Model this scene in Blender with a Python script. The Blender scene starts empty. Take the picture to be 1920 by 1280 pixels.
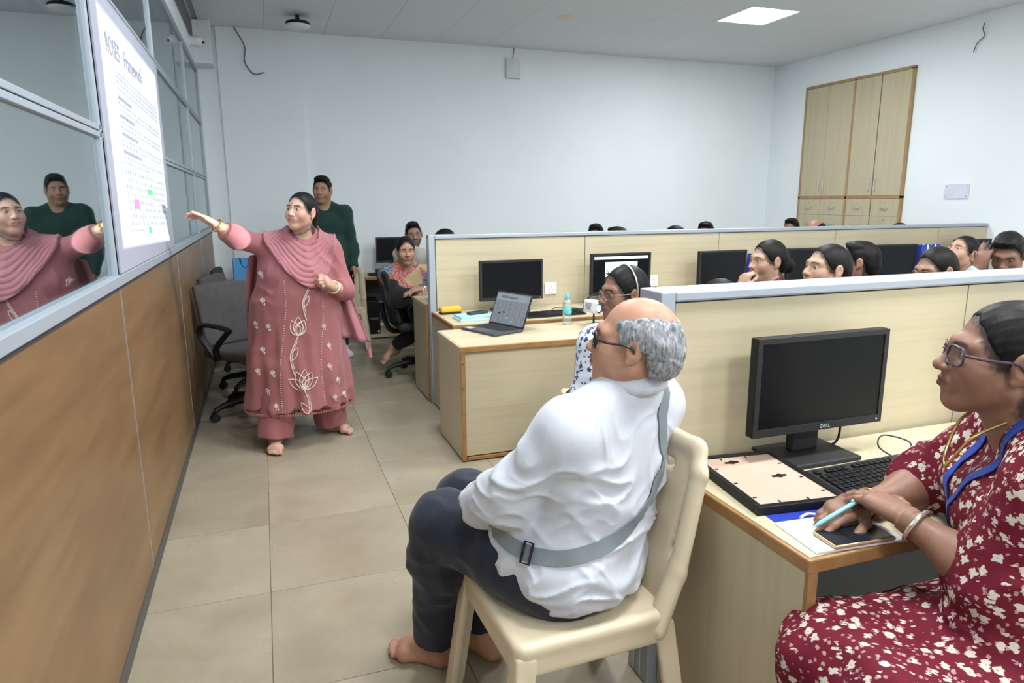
import bpy, bmesh, math, random
import numpy as np
from mathutils import Vector, Matrix

# ------------------------------------------------------------------ camera
scene = bpy.context.scene
COL = scene.collection
W, H, F = 1920.0, 1280.0, 1290.0
def _dir(px, py):
    v = np.array([(px - W/2)/F, -(py - H/2)/F, -1.0]); return v/np.linalg.norm(v)
_yc = _dir(490, 378); _xc = _dir(4660, 358)          # the room's two horizontal vanishing points
_xc = _xc - _yc*(_xc @ _yc); _xc /= np.linalg.norm(_xc); _zc = np.cross(_xc, _yc)
cd = bpy.data.cameras.new('camera'); cam = bpy.data.objects.new('camera', cd); COL.objects.link(cam)
cd.sensor_width = 36.0; cd.lens = F*36.0/W; cd.clip_start = 0.05
M = Matrix.Identity(4)
for i, r in enumerate((_xc, _yc, _zc)):
    for j in range(3): M[i][j] = r[j]
M.translation = (0.507, 0.0, 1.47)
cam.matrix_world = M
scene.camera = cam

# ------------------------------------------------------------------ world, exposure
wd = bpy.data.worlds.new('world'); scene.world = wd; wd.use_nodes = True
wd.node_tree.nodes['Background'].inputs[0].default_value = (0.80, 0.90, 1.0, 1)
wd.node_tree.nodes['Background'].inputs[1].default_value = 0.25
vs = scene.view_settings
vs.view_transform = 'Standard'; vs.look = 'None'; vs.gamma = 1.0; vs.exposure = 0.35
vs.use_curve_mapping = False
LAMP_W = 40.0            # watts of each ceiling panel
CEIL = 3.20
FAR = 8.0
RIGHT = 7.11
BACK = -3.0

# ------------------------------------------------------------------ helpers: materials
MATS = {}
def nodes(name):
    m = bpy.data.materials.new(name); m.use_nodes = True
    nt = m.node_tree; b = nt.nodes['Principled BSDF']
    return m, nt, b
def N(nt, t, **k):
    n = nt.nodes.new(t)
    for a, v in k.items():
        if a.startswith('_'): n.inputs[a[1:].replace('_', ' ')].default_value = v
        else: setattr(n, a, v)
    return n
def L(nt, a, b): nt.links.new(a, b)
def ramp(nt, fac, stops, interp='LINEAR'):
    r = nt.nodes.new('ShaderNodeValToRGB'); r.color_ramp.interpolation = interp
    e = r.color_ramp.elements
    while len(e) < len(stops): e.new(0.5)
    for el, (p, c) in zip(e, stops):
        el.position = p; el.color = (*c, 1) if len(c) == 3 else c
    L(nt, fac, r.inputs[0]); return r.outputs[0]
def coords(nt, scale=(1, 1, 1), rot=(0, 0, 0)):
    t = N(nt, 'ShaderNodeTexCoord'); m = N(nt, 'ShaderNodeMapping')
    m.inputs['Scale'].default_value = scale; m.inputs['Rotation'].default_value = rot
    L(nt, t.outputs['Object'], m.inputs['Vector']); return m.outputs[0]
def noise(nt, vec, scale, detail=4, rough=0.55):
    n = N(nt, 'ShaderNodeTexNoise'); n.inputs['Scale'].default_value = scale
    n.inputs['Detail'].default_value = detail; n.inputs['Roughness'].default_value = rough
    L(nt, vec, n.inputs['Vector']); return n.outputs['Fac']
def bump(nt, b, h, strength, dist=0.01):
    n = N(nt, 'ShaderNodeBump'); n.inputs['Strength'].default_value = strength; n.inputs['Distance'].default_value = dist
    L(nt, h, n.inputs['Height']); L(nt, n.outputs[0], b.inputs['Normal'])
def plain(name, col, rough=0.5, metal=0.0, var=0.06, vscale=6.0, bmp=0.0, bscale=200.0, spec=0.5, coat=0.0, emit=None, es=0):
    """one colour with a little unevenness, optional fine bump"""
    if name in MATS: return MATS[name]
    m, nt, b = nodes(name)
    v = coords(nt)
    n = noise(nt, v, vscale)
    lo = tuple(max(0, c*(1-var)) for c in col); hi = tuple(min(1, c*(1+var)) for c in col)
    L(nt, ramp(nt, n, [(0.3, lo), (0.7, hi)]), b.inputs['Base Color'])
    b.inputs['Roughness'].default_value = rough; b.inputs['Metallic'].default_value = metal
    b.inputs['Specular IOR Level'].default_value = spec
    b.inputs['Coat Weight'].default_value = coat
    if bmp: bump(nt, b, noise(nt, v, bscale, 2), bmp, 0.002)
    if emit:
        b.inputs['Emission Color'].default_value = (*emit, 1); b.inputs['Emission Strength'].default_value = es
    MATS[name] = m; return m
def grain(name, cols, scale, rough=0.45, detail=6, bmp=0.05, spec=0.4):
    """wood grain: noise stretched along one axis"""
    if name in MATS: return MATS[name]
    m, nt, b = nodes(name)
    v = coords(nt, scale)
    n = noise(nt, v, 1.0, detail, 0.6)
    L(nt, ramp(nt, n, cols), b.inputs['Base Color'])
    b.inputs['Roughness'].default_value = rough; b.inputs['Specular IOR Level'].default_value = spec
    bump(nt, b, n, bmp, 0.002)
    MATS[name] = m; return m

# ------------------------------------------------------------------ helpers: meshes
class MB:
    def __init__(s): s.v = []; s.f = []
    def add(s, vs, fs):
        o = len(s.v); s.v += [tuple(map(float, p)) for p in vs]; s.f += [tuple(i+o for i in f) for f in fs]; return s
    def box(s, x0, x1, y0, y1, z0, z1, bev=0.0, mat=None):
        if bev <= 0:
            P = [(x, y, z) for z in (z0, z1) for y in (y0, y1) for x in (x0, x1)]
            Fc = [(0,2,3,1),(4,5,7,6),(0,1,5,4),(2,6,7,3),(0,4,6,2),(1,3,7,5)]
        else:
            bm = bmesh.new(); r = bmesh.ops.create_cube(bm, size=1)
            for q in bm.verts:
                q.co = ((x0+x1)/2+q.co.x*(x1-x0), (y0+y1)/2+q.co.y*(y1-y0), (z0+z1)/2+q.co.z*(z1-z0))
            bmesh.ops.bevel(bm, geom=list(bm.edges), offset=bev, segments=2, affect='EDGES', profile=0.5)
            bm.verts.index_update()
            P = [tuple(q.co) for q in bm.verts]; Fc = [tuple(q.index for q in f.verts) for f in bm.faces]; bm.free()
        if mat is not None: P = [tuple(mat @ Vector(p)) for p in P]
        return s.add(P, Fc)
    def cyl(s, a, b, ra, rb=None, n=16, caps=True):
        rb = ra if rb is None else rb
        a = Vector(a); b = Vector(b); d = (b-a).normalized()
        u = d.orthogonal().normalized(); w = d.cross(u)
        P = []
        for c, r in ((a, ra), (b, rb)):
            for i in range(n):
                t = 2*math.pi*i/n; P.append(c+u*(r*math.cos(t))+w*(r*math.sin(t)))
        Fc = [(i, (i+1) % n, n+(i+1) % n, n+i) for i in range(n)]
        if caps: Fc += [tuple(range(n-1, -1, -1)), tuple(range(n, 2*n))]
        return s.add(P, Fc)
    def tube(s, path, r, n=8, closed=False, flat=None):
        """swept circle; r one number or one per point; flat=(vector, factor) squashes the section"""
        path = [Vector(p) for p in path]; k = len(path)
        rs = [r]*k if isinstance(r, (int, float)) else list(r)
        P = []; u = None
        for i in range(k):
            a = path[(i-1) % k] if (closed or i > 0) else path[i]; b = path[(i+1) % k] if (closed or i < k-1) else path[i]
            d = (b-a).normalized() if (b-a).length > 1e-9 else Vector((0, 0, 1))
            u = d.orthogonal().normalized() if u is None else (u-d*u.dot(d)).normalized()
            w = d.cross(u)
            for j in range(n):
                t = 2*math.pi*j/n; o = u*(rs[i]*math.cos(t))+w*(rs[i]*math.sin(t))
                if flat is not None:
                    fv = Vector(flat[0]).normalized(); o = o+fv*(o.dot(fv)*(flat[1]-1))
                P.append(path[i]+o)
        Fc = []
        for i in range(k if closed else k-1):
            for j in range(n):
                a0 = i*n+j; a1 = i*n+(j+1) % n; b0 = ((i+1) % k)*n+j; b1 = ((i+1) % k)*n+(j+1) % n
                Fc.append((a0, a1, b1, b0))
        if not closed: Fc += [tuple(range(n-1, -1, -1)), tuple((k-1)*n+j for j in range(n))]
        return s.add(P, Fc)
    def lathe(s, prof, n=24, c=(0, 0, 0)):
        P = []; k = len(prof)
        for r, z in prof:
            for j in range(n):
                t = 2*math.pi*j/n; P.append((c[0]+r*math.cos(t), c[1]+r*math.sin(t), c[2]+z))
        Fc = [(i*n+j, i*n+(j+1) % n, (i+1)*n+(j+1) % n, (i+1)*n+j) for i in range(k-1) for j in range(n)]
        Fc += [tuple(range(n-1, -1, -1)), tuple((k-1)*n+j for j in range(n))]
        return s.add(P, Fc)
    def grid(s, rows):
        h = len(rows); w = len(rows[0])
        return s.add([p for r in rows for p in r], [(i*w+j, i*w+j+1, (i+1)*w+j+1, (i+1)*w+j) for i in range(h-1) for j in range(w-1)])
    def xf(s, m, i0=0):
        s.v = s.v[:i0]+[tuple(m @ Vector(p)) for p in s.v[i0:]]; return s
    def mesh(s, name, mat, smooth=False, ang=None):
        me = bpy.data.meshes.new(name); me.from_pydata(s.v, [], s.f); me.materials.append(mat); me.update()
        if smooth:
            me.polygons.foreach_set('use_smooth', [True]*len(me.polygons))
            if ang: me.set_sharp_from_angle(angle=math.radians(ang))
        return me
    def build(s, name, mat, parent=None, smooth=False, ang=40, label=None, world=False):
        """world=True: the coordinates are world ones and are moved into the parent's space"""
        if world and parent is not None:
            im = parent.matrix_basis.inverted(); s.xf(im)
        me = s.mesh(name, mat, smooth, ang)
        return link(name, me, parent, label)
def link(name, me, parent=None, label=None):
    o = bpy.data.objects.new(name, me); COL.objects.link(o)
    if parent is not None: o.parent = parent
    if label: o['label'] = label
    return o
def tag(o, label, cat, group=None, kind=None):
    if label: o['label'] = label
    if cat: o['category'] = cat
    if group: o['group'] = group
    if kind: o['kind'] = kind
    return o
def thing(name, label, cat, loc=(0, 0, 0), rz=0.0, group=None):
    o = bpy.data.objects.new(name, None); COL.objects.link(o); o.empty_display_size = 0.1
    o.matrix_basis = Matrix.Translation(loc) @ Matrix.Rotation(rz, 4, 'Z')
    return tag(o, label, cat, group)
def struct(name, o_or_mb, mat=None, **k):
    o = o_or_mb if mat is None else o_or_mb.build(name, mat, **k)
    o['kind'] = 'structure'; return o
def dup(root, loc, rz, label=None, group=None):
    r = root.copy(); COL.objects.link(r); r.matrix_basis = Matrix.Translation(loc) @ Matrix.Rotation(rz, 4, 'Z')
    if label: r['label'] = label
    if group: r['group'] = group
    def kids(src, dst):
        for ch in list(src.children):
            c = ch.copy(); COL.objects.link(c); c.parent = dst; kids(ch, c)
    kids(root, r)
    return r
def text_mesh(name, body, size, mat, loc, xdir, ydir, parent=None, depth=0.0006, align='CENTER'):
    cu = bpy.data.curves.new(name, 'FONT'); cu.body = body; cu.size = size; cu.align_x = align; cu.align_y = 'CENTER'; cu.extrude = depth
    t = bpy.data.objects.new(name, cu); COL.objects.link(t)
    bpy.context.view_layer.update()
    me = bpy.data.meshes.new_from_object(t.evaluated_get(bpy.context.evaluated_depsgraph_get()))
    bpy.data.objects.remove(t)
    x = Vector(xdir).normalized(); y = Vector(ydir).normalized(); z = x.cross(y)
    mt = Matrix.Identity(4)
    for i in range(3): mt[i][0], mt[i][1], mt[i][2], mt[i][3] = x[i], y[i], z[i], loc[i]
    if parent is not None: mt = parent.matrix_basis.inverted() @ mt
    me.transform(mt); me.materials.clear(); me.materials.append(mat); me.name = name
    return link(name, me, parent)
def arc(c, r, a0, a1, n, u=(1, 0, 0), v=(0, 0, 1)):
    c = Vector(c); u = Vector(u); v = Vector(v)
    return [c+u*(r*math.cos(a0+(a1-a0)*i/n))+v*(r*math.sin(a0+(a1-a0)*i/n)) for i in range(n+1)]
def spline(pts, n=6):
    """Catmull-Rom through the points"""
    P = [np.array(p, float) for p in pts]; P = [2*P[0]-P[1]]+P+[2*P[-1]-P[-2]]; out = []
    for i in range(1, len(P)-2):
        a, b, c, d = P[i-1:i+3]
        for k in range(n):
            t = k/n; out.append(0.5*((2*b)+(c-a)*t+(2*a-5*b+4*c-d)*t*t+(-a+3*b-3*c+d)*t**3))
    out.append(P[-2]); return out

# ------------------------------------------------------------------ helpers: smooth solids (people, moulded plastic)
def _hash(i, j, k, seed):
    n = (i*374761393+j*668265263+k*1274126177+seed*144665) & 0x7fffffff
    n = ((n ^ (n >> 13))*1274126177) & 0x7fffffff
    return ((n ^ (n >> 16)) & 0xffff)/65535.0*2-1
def vnoise(p, seed=0):
    f = np.floor(p); t = p-f; t = t*t*(3-2*t); f = f.astype(np.int64); r = 0
    for a in (0, 1):
        for b in (0, 1):
            for c in (0, 1):
                w = (t[:, 0] if a else 1-t[:, 0])*(t[:, 1] if b else 1-t[:, 1])*(t[:, 2] if c else 1-t[:, 2])
                r = r+w*_hash(f[:, 0]+a, f[:, 1]+b, f[:, 2]+c, seed)
    return r
def sstep(a, b, x):
    t = np.clip((x-a)/(b-a), 0, 1); return t*t*(3-2*t)
V = lambda *a: np.array(a, float)
def unit(v): v = np.array(v, float); return v/np.linalg.norm(v)
class Frame:
    """local axes: x the person's right, y forward, z up"""
    def __init__(s, o, fwd, up=(0, 0, 1), sc=1.0):
        s.o = np.array(o, float); y = unit(fwd); up = np.array(up, float)
        x = unit(np.cross(y, up)); z = np.cross(x, y); s.R = np.stack([x, y, z], 1); s.sc = sc
    def p(s, a): return s.o+s.R @ (np.array(a, float)*s.sc)
    def d(s, a): return s.R @ np.array(a, float)
    def inv(s, P): return ((P-s.o) @ s.R)/s.sc
class Sdf:
    def __init__(s): s.ops = []
    def seg(s, a, b, ra, rb=None, k=0.02, flat=None, cap=0, op='+'):
        s.ops.append((op, 'seg', np.array(a, float), np.array(b, float), ra, ra if rb is None else rb, k, flat, cap)); return s
    def chain(s, pts, rs, k=0.02, flat=None, op='+'):
        for i in range(len(pts)-1): s.seg(pts[i], pts[i+1], rs[i], rs[i+1], k if i == 0 else min(k, 0.012), flat, 0, op)
        return s
    def ell(s, c, r, k=0.02, R=None, op='+'):
        s.ops.append((op, 'ell', np.array(c, float), np.array(r, float), R, k)); return s
    def box(s, c, half, rnd=0.01, k=0.01, R=None, op='+'):
        s.ops.append((op, 'box', np.array(c, float), np.array(half, float), R, k, rnd)); return s
    def plane(s, o, n, k=0.004):           # keep the side the normal points away from
        s.ops.append(('&', 'pl', np.array(o, float), unit(n), k)); return s
    def disp(s, fn): s.ops.append(('d', fn)); return s
    def ev(s, p, near=None):
        d = np.full(len(p), 1e3)
        for o in s.ops:
            if o[0] == 'd':
                d = d+o[1](p, d); continue
            idx = None
            if o[1] == 'pl':
                di = (p-o[2]) @ o[3]; k = o[4]; h = np.maximum(k-np.abs(d-di), 0)/k
                d = np.maximum(d, di)+h*h*k*0.25; continue
            if o[1] == 'seg': c = (o[2]+o[3])/2; br = np.linalg.norm(o[3]-o[2])/2+max(o[4], o[5])*(1.0 if o[7] is None else max(1.0, 1/o[7][1])); k = o[6]
            else: c = o[2]; br = np.linalg.norm(o[3]) if o[1] == 'box' else np.max(o[3]); k = o[5]
            q = p
            if near is not None:
                idx = np.nonzero(((p-c)**2).sum(1) < (br+k+near)**2)[0]
                if len(idx) == 0: continue
                q = p[idx]
            if o[1] == 'seg':
                _, _, a, b, ra, rb, k, flat, cap = o
                ba = b-a; L2 = ba @ ba; hr = ((q-a) @ ba)/max(L2, 1e-12); h = np.clip(hr, 0, 1)
                w = q-a-h[:, None]*ba
                if flat is not None: w = w+np.outer((w @ flat[0])*(flat[1]-1), flat[0])
                di = np.sqrt((w*w).sum(1))-(ra+(rb-ra)*h)
                if cap & 1: di = np.maximum(di, -hr*math.sqrt(L2))
                if cap & 2: di = np.maximum(di, (hr-1)*math.sqrt(L2))
            elif o[1] == 'ell':
                w = q-o[2]
                if o[4] is not None: w = w @ o[4]
                r = o[3]; k0 = np.sqrt(((w/r)**2).sum(1)); k1 = np.sqrt(((w/(r*r))**2).sum(1))
                di = k0*(k0-1)/np.maximum(k1, 1e-9)
            else:
                w = q-o[2]
                if o[4] is not None: w = w @ o[4]
                w = np.abs(w)-o[3]+o[6]
                di = np.sqrt((np.maximum(w, 0)**2).sum(1))+np.minimum(w.max(1), 0)-o[6]
            dc = d if idx is None else d[idx]
            h = np.maximum(k-np.abs(dc-(di if o[0] == '+' else -di)), 0)/k
            r = np.minimum(dc, di)-h*h*k*0.25 if o[0] == '+' else np.maximum(dc, -di)+h*h*k*0.25
            if idx is None: d = r
            else: d[idx] = r
        return d
    def trace(s, o, dr, tmax=3.0):
        o = np.array(o, float); dr = unit(dr); t = 0
        for _ in range(80):
            d = s.ev((o+dr*t)[None])[0]
            if abs(d) < 4e-4: break
            t += d*0.8
            if t > tmax: return None
        return o+dr*t
    def tracen(s, O, dr, tmax=3.0, it=70):
        t = np.zeros(len(O)); dr = unit(dr)
        for _ in range(it):
            d = s.ev(O+dr*t[:, None]); t = np.minimum(t+np.where(np.abs(d) < 4e-4, 0, d*0.8), tmax)
        P = O+dr*t[:, None]; return P, t < tmax-1e-6
    def normal(s, p, e=0.004):
        return unit([s.ev((p+dv)[None])[0]-s.ev((p-dv)[None])[0] for dv in np.eye(3)*e])
def netmesh(sdf, lo, hi, h, zones=()):
    """surface nets on a sparse grid; zones = [(lo, hi, h)] are meshed more finely, the rest at h"""
    VV = []; FF = []; off = 0
    def inside(c, z): return np.all((c > z[0]) & (c < z[1]), 1)
    for li, (a, b, hh) in enumerate([(np.array(lo, float), np.array(hi, float), h)]+[(np.array(z[0], float), np.array(z[1], float), z[2]) for z in zones]):
        lev = 4; size = hh*2**lev
        n = np.ceil((b-a)/size).astype(int)
        ijk = np.stack(np.meshgrid(*[np.arange(k) for k in n], indexing='ij'), -1).reshape(-1, 3)
        while True:
            c = a+(ijk+0.5)*size
            d = sdf.ev(c, None if lev > 2 else size*3+0.03)
            ijk = ijk[np.abs(d) < (size*1.2+0.016 if lev else size*1.8+0.003)]
            if lev == 0: break
            lev -= 1; size /= 2
            ijk = (ijk[:, None]*2+np.array([[x, y, z] for x in (0, 1) for y in (0, 1) for z in (0, 1)])[None]).reshape(-1, 3)
        if li == 0 and zones:
            c = a+(ijk+0.5)*hh; keep = np.ones(len(c), bool)
            for z in zones:
                m = hh*1.2; keep &= ~inside(c, (np.array(z[0])+m, np.array(z[1])-m))
            ijk = ijk[keep]
        if len(ijk) == 0: continue
        K = 4096; ijk = ijk+2
        key = lambda q: (q[..., 0].astype(np.int64)*K+q[..., 1])*K+q[..., 2]
        cor = np.array([[x, y, z] for x in (0, 1) for y in (0, 1) for z in (0, 1)])
        ck = key(ijk[:, None]+cor[None]); uk, inv = np.unique(ck, return_inverse=True); inv = inv.reshape(ck.shape)
        P = np.stack([uk//(K*K), (uk//K) % K, uk % K], 1)-2
        dv = sdf.ev(a+P*hh, 0.06); dv[dv == 0] = 1e-9
        D = dv[inv]; act = (D.min(1) < 0) & (D.max(1) > 0)
        ijk = ijk[act]; D = D[act]
        if len(ijk) == 0: continue
        acc = np.zeros((len(ijk), 3)); cnt = np.zeros(len(ijk))
        for e0 in range(8):
            for ax in range(3):
                bit = 4 >> ax
                if e0 & bit: continue
                e1 = e0 | bit; x0 = D[:, e0]; x1 = D[:, e1]; m = (x0 < 0) != (x1 < 0)
                t = np.where(m, x0/np.where(m, x0-x1, 1), 0)
                acc += np.where(m[:, None], cor[e0]+t[:, None]*(cor[e1]-cor[e0]), 0); cnt += m
        vert = a+(ijk-2+acc/cnt[:, None])*hh
        kk = key(ijk); order = np.argsort(kk); ks = kk[order]
        def find(q):
            w = key(q); i = np.searchsorted(ks, w); i = np.minimum(i, len(ks)-1); ok = ks[i] == w
            return np.where(ok, order[i], -1)
        for ax in range(3):
            bit = 4 >> ax; u = np.eye(3, dtype=int)[(ax+1) % 3]; w = np.eye(3, dtype=int)[(ax+2) % 3]
            m = (D[:, 0] < 0) != (D[:, bit] < 0); q = ijk[m]; neg = D[m, 0] < 0
            i0 = np.nonzero(m)[0]; i1 = find(q-u); i2 = find(q-u-w); i3 = find(q-w)
            ok = (i1 >= 0) & (i2 >= 0) & (i3 >= 0)
            f = np.stack([i0, i1, i2, i3], 1)[ok]; f[~neg[ok]] = f[~neg[ok]][:, ::-1]
            FF.append(f+off)
        VV.append(vert); off += len(vert)
    return np.concatenate(VV), np.concatenate(FF)
def net_object(name, sdf, lo, hi, h, mat, parent=None, zones=(), col=None, label=None):
    v, f = netmesh(sdf, lo, hi, h, zones)
    me = bpy.data.meshes.new(name)
    c = col(v) if col is not None else None
    if parent is not None:
        im = np.array(parent.matrix_basis.inverted()); v = v @ im[:3, :3].T+im[:3, 3]
    me.vertices.add(len(v)); me.vertices.foreach_set('co', v.astype(np.float32).ravel())
    me.loops.add(4*len(f)); me.loops.foreach_set('vertex_index', f.astype(np.int32).ravel())
    me.polygons.add(len(f)); me.polygons.foreach_set('loop_start', np.arange(0, 4*len(f), 4, dtype=np.int32))
    me.polygons.foreach_set('use_smooth', np.ones(len(f), bool))
    me.update(calc_edges=True); me.materials.append(mat)
    if c is not None:
        at = me.color_attributes.new('Col', 'FLOAT_COLOR', 'POINT')
        at.data.foreach_set('color', np.concatenate([c, np.ones((len(c), 1))], 1).astype(np.float32).ravel())
    return link(name, me, parent, label)

# ------------------------------------------------------------------ shared materials
wallm = plain('wall_paint', (0.83, 0.885, 0.91), 0.75, var=0.02, vscale=1.5, bmp=0.05, bscale=90, spec=0.2)
ceilm = plain('ceiling_panel_paint', (0.72, 0.77, 0.81), 0.6, var=0.015, vscale=1.0, spec=0.25)
maple = grain('maple_laminate', [(0.30, (0.47, 0.40, 0.262)), (0.55, (0.535, 0.467, 0.32)), (0.75, (0.50, 0.43, 0.287))], (0.8, 6, 26), 0.38)
maple_v = grain('maple_laminate_upright', [(0.30, (0.46, 0.40, 0.265)), (0.55, (0.52, 0.455, 0.312)), (0.75, (0.49, 0.425, 0.285))], (22, 22, 0.8), 0.4)
edgem = grain('brown_wood_edging', [(0.3, (0.25, 0.125, 0.045)), (0.6, (0.36, 0.195, 0.075)), (0.8, (0.29, 0.15, 0.055))], (9, 9, 9), 0.4)
walnut = grain('orange_brown_veneer', [(0.28, (0.155, 0.085, 0.038)), (0.5, (0.205, 0.118, 0.055)), (0.72, (0.25, 0.148, 0.072))], (6, 1.1, 8), 0.36)
alum = plain('brushed_aluminium', (0.62, 0.66, 0.70), 0.35, 0.85, var=0.03)
alum_lt = plain('painted_grey_aluminium', (0.385, 0.43, 0.485), 0.45, 0.3, var=0.02)
dark_gap = plain('dark_joint', (0.03, 0.03, 0.035), 0.7)
steel = plain('bright_steel', (0.6, 0.6, 0.6), 0.25, 1.0, var=0.02)
blackp = plain('black_plastic', (0.010, 0.010, 0.012), 0.45, var=0.1, spec=0.25)
blackm = plain('matt_black_plastic', (0.012, 0.0125, 0.014), 0.6, var=0.1)
screenm = plain('dark_screen_glass', (0.005, 0.006, 0.008), 0.3, var=0.05, spec=0.2)
whitep = plain('white_plastic', (0.78, 0.80, 0.82), 0.4, var=0.02)
cablem = plain('black_cable', (0.015, 0.015, 0.016), 0.5)
greycable = plain('grey_cable', (0.10, 0.11, 0.13), 0.5)

# ------------------------------------------------------------------ floor
def tile_mat():
    m, nt, b = nodes('beige_floor_tile')
    v = coords(nt); ob = N(nt, 'ShaderNodeObjectInfo')
    add = N(nt, 'ShaderNodeVectorMath', operation='ADD'); sc = N(nt, 'ShaderNodeVectorMath', operation='SCALE')
    L(nt, ob.outputs['Location'], sc.inputs[0]); sc.inputs['Scale'].default_value = 1.7
    L(nt, v, add.inputs[0]); L(nt, sc.outputs[0], add.inputs[1])
    n = noise(nt, add.outputs[0], 3.2, 7, 0.62)
    c = ramp(nt, n, [(0.25, (0.26, 0.215, 0.150)), (0.5, (0.325, 0.28, 0.205)), (0.75, (0.37, 0.325, 0.25))])
    mx = N(nt, 'ShaderNodeMix', data_type='RGBA', blend_type='MULTIPLY'); mx.inputs[0].default_value = 1.0
    L(nt, c, mx.inputs[6])
    L(nt, ramp(nt, ob.outputs['Random'], [(0, (0.90, 0.88, 0.86)), (1, (1.04, 1.04, 1.04))]), mx.inputs[7])
    L(nt, mx.outputs[2], b.inputs['Base Color'])
    L(nt, ramp(nt, n, [(0.2, (0.34,)*3), (0.8, (0.24,)*3)]), b.inputs['Roughness'])
    b.inputs['Specular IOR Level'].default_value = 0.45
    return m
tilem = tile_mat()
grout = plain('brown_grout', (0.16, 0.125, 0.09), 0.8)
floor = struct('floor', MB().box(-1.2, RIGHT, BACK, FAR+0.1, -0.12, -0.003).build('floor', grout))
TL = 0.6
tile_me = MB().box(0.0012, TL-0.0012, 0.0012, TL-0.0012, -0.004, 0.0, 0.001).mesh('tile', tilem)
tx0 = 0.434-TL; ty0 = 3.172-0.6*11
for i in range(13):
    for j in range(20):
        x = tx0+TL*i; y = ty0+TL*j
        if x > RIGHT or y > FAR: continue
        o = link('tile', tile_me, floor); o.location = (x, y, 0)

# ------------------------------------------------------------------ ceiling with its square panels, one seen lamp and added ones
ceiling = struct('ceiling', MB().box(-1.2, RIGHT+0.1, BACK, FAR+0.1, CEIL+0.012, CEIL+0.12).build('ceiling', plain('ceiling_joint', (0.42, 0.45, 0.47), 0.8)))
cp_me = MB().box(0.0012, 0.5988, 0.0012, 0.5988, 0, 0.014, 0.0008).mesh('ceiling_panel', ceilm)
LAMPS = [(1.25, 3.22), (3.05, 3.22), (1.25, 0.82), (3.05, 0.82), (4.85, 0.82), (1.25, -1.58), (3.05, -1.58), (4.85, -1.58), (4.85, 5.62)]  # only the last is seen; the unseen others are added to light the room
def is_lamp(x, y): return any(abs(x-a) < 0.1 and abs(y-b) < 0.1 for a, b in LAMPS)
for i in range(-1, 11):
    for j in range(-16, 3):
        x = 0.65+0.6*i; y = 6.82+0.6*j
        if y < BACK-0.6 or is_lamp(x, y): continue
        if x+0.6 > RIGHT+0.01 or x < 0:                       # cut panels along the walls
            xa, xb = max(x, 0.0), min(x+0.6, RIGHT)
            if xb-xa < 0.02: continue
            MB().box(xa+0.0012, xb-0.0012, y+0.0012, min(y+0.5988, FAR), CEIL, CEIL+0.014).build('ceiling_panel', ceilm, ceiling)
        else:
            o = link('ceiling_panel', cp_me, ceiling); o.location = (x, y, CEIL)
def lamp_emit():
    m, nt, b = nodes('lit_diffuser')
    b.inputs['Base Color'].default_value = (0.9, 0.9, 0.9, 1)
    b.inputs['Emission Color'].default_value = (0.93, 0.97, 1.0, 1); b.inputs['Emission Strength'].default_value = 9.0
    return m
lampm = lamp_emit()
def ceiling_lamp(x, y):
    t = thing('ceiling_lamp', 'lit square white light panel set flush in the ceiling, all but the farthest added to light the room', 'lamp', (x+0.3, y+0.3, CEIL), 0, 'square ceiling lamps')
    MB().box(-0.265, 0.265, -0.265, 0.265, 0.002, 0.012).build('diffuser', lampm, t)
    fr = MB()
    fr.box(-0.298, 0.298, -0.298, -0.265, -0.002, 0.012); fr.box(-0.298, 0.298, 0.265, 0.298, -0.002, 0.012)
    fr.box(-0.298, -0.265, -0.265, 0.265, -0.002, 0.012); fr.box(0.265, 0.298, -0.265, 0.265, -0.002, 0.012)
    fr.build('frame', whitep, t)
    ld = bpy.data.lights.new('lamp_light', 'AREA'); ld.shape = 'SQUARE'; ld.size = 0.53; ld.energy = LAMP_W; ld.color = (0.93, 0.97, 1.0)
    lo = bpy.data.objects.new('lamp_light', ld); COL.objects.link(lo); lo.parent = t; lo.location = (0, 0, -0.004)
for a in LAMPS: ceiling_lamp(*a)

# ------------------------------------------------------------------ walls
wf = MB().box(-1.2, RIGHT+0.15, FAR, FAR+0.12, 0, CEIL)
wall_far = struct('wall_far', wf.build('wall_far', wallm))
struct('pilaster', MB().box(0.19, 1.005, FAR-0.03, FAR+0.01, 0, CEIL).build('pilaster', wallm, wall_far))
struct('wall_right', MB().box(RIGHT, RIGHT+0.15, BACK, FAR, 0, CEIL).build('wall_right', wallm))
struct('wall_back', MB().box(-1.2, RIGHT+0.15, BACK-0.12, BACK, 0, CEIL).build('wall_back', wallm))
struct('wall_corridor', MB().box(-1.32, -1.2, BACK, FAR, 0, CEIL).build('wall_corridor', plain('corridor_paint', (0.50, 0.57, 0.61), 0.7)))

# the glazed partition on the left
wl = bpy.data.objects.new('wall_left', None); COL.objects.link(wl); wl['kind'] = 'structure'
YS = [-2.6, -0.8, 1.0, 2.82, 4.53, 6.44, 7.86]
WOODY = [-2.6, -0.8, 1.0, 2.83, 4.65, 6.44, 7.86]
struct('core', MB().box(-0.06, -0.012, BACK, 7.86, 0, 1.17).build('core', dark_gap, wl))
for a, b in zip(WOODY[:-1], WOODY[1:]):
    MB().box(-0.014, 0.0, a+0.006, b-0.006, 0.052, 1.165, 0.0015).build('wood_panel', walnut, wl)
for y in WOODY[1:-1]:
    MB().box(-0.012, 0.0015, y-0.0045, y+0.0045, 0.052, 1.165).build('joint_strip', alum, wl)
MB().box(-0.02, 0.006, BACK, 7.86, 0.0, 0.05, 0.002).build('skirting_strip', plain('grey_skirting', (0.07, 0.07, 0.065), 0.5), wl)
MB().box(-0.07, 0.012, BACK, 7.88, 1.175, 1.212, 0.003).build('sill_rail', alum_lt, wl)
MB().box(-0.06, 0.004, BACK, 7.88, 1.162, 1.176).build('sill_dark_line', dark_gap, wl)  # dark line below the sill rail
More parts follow.
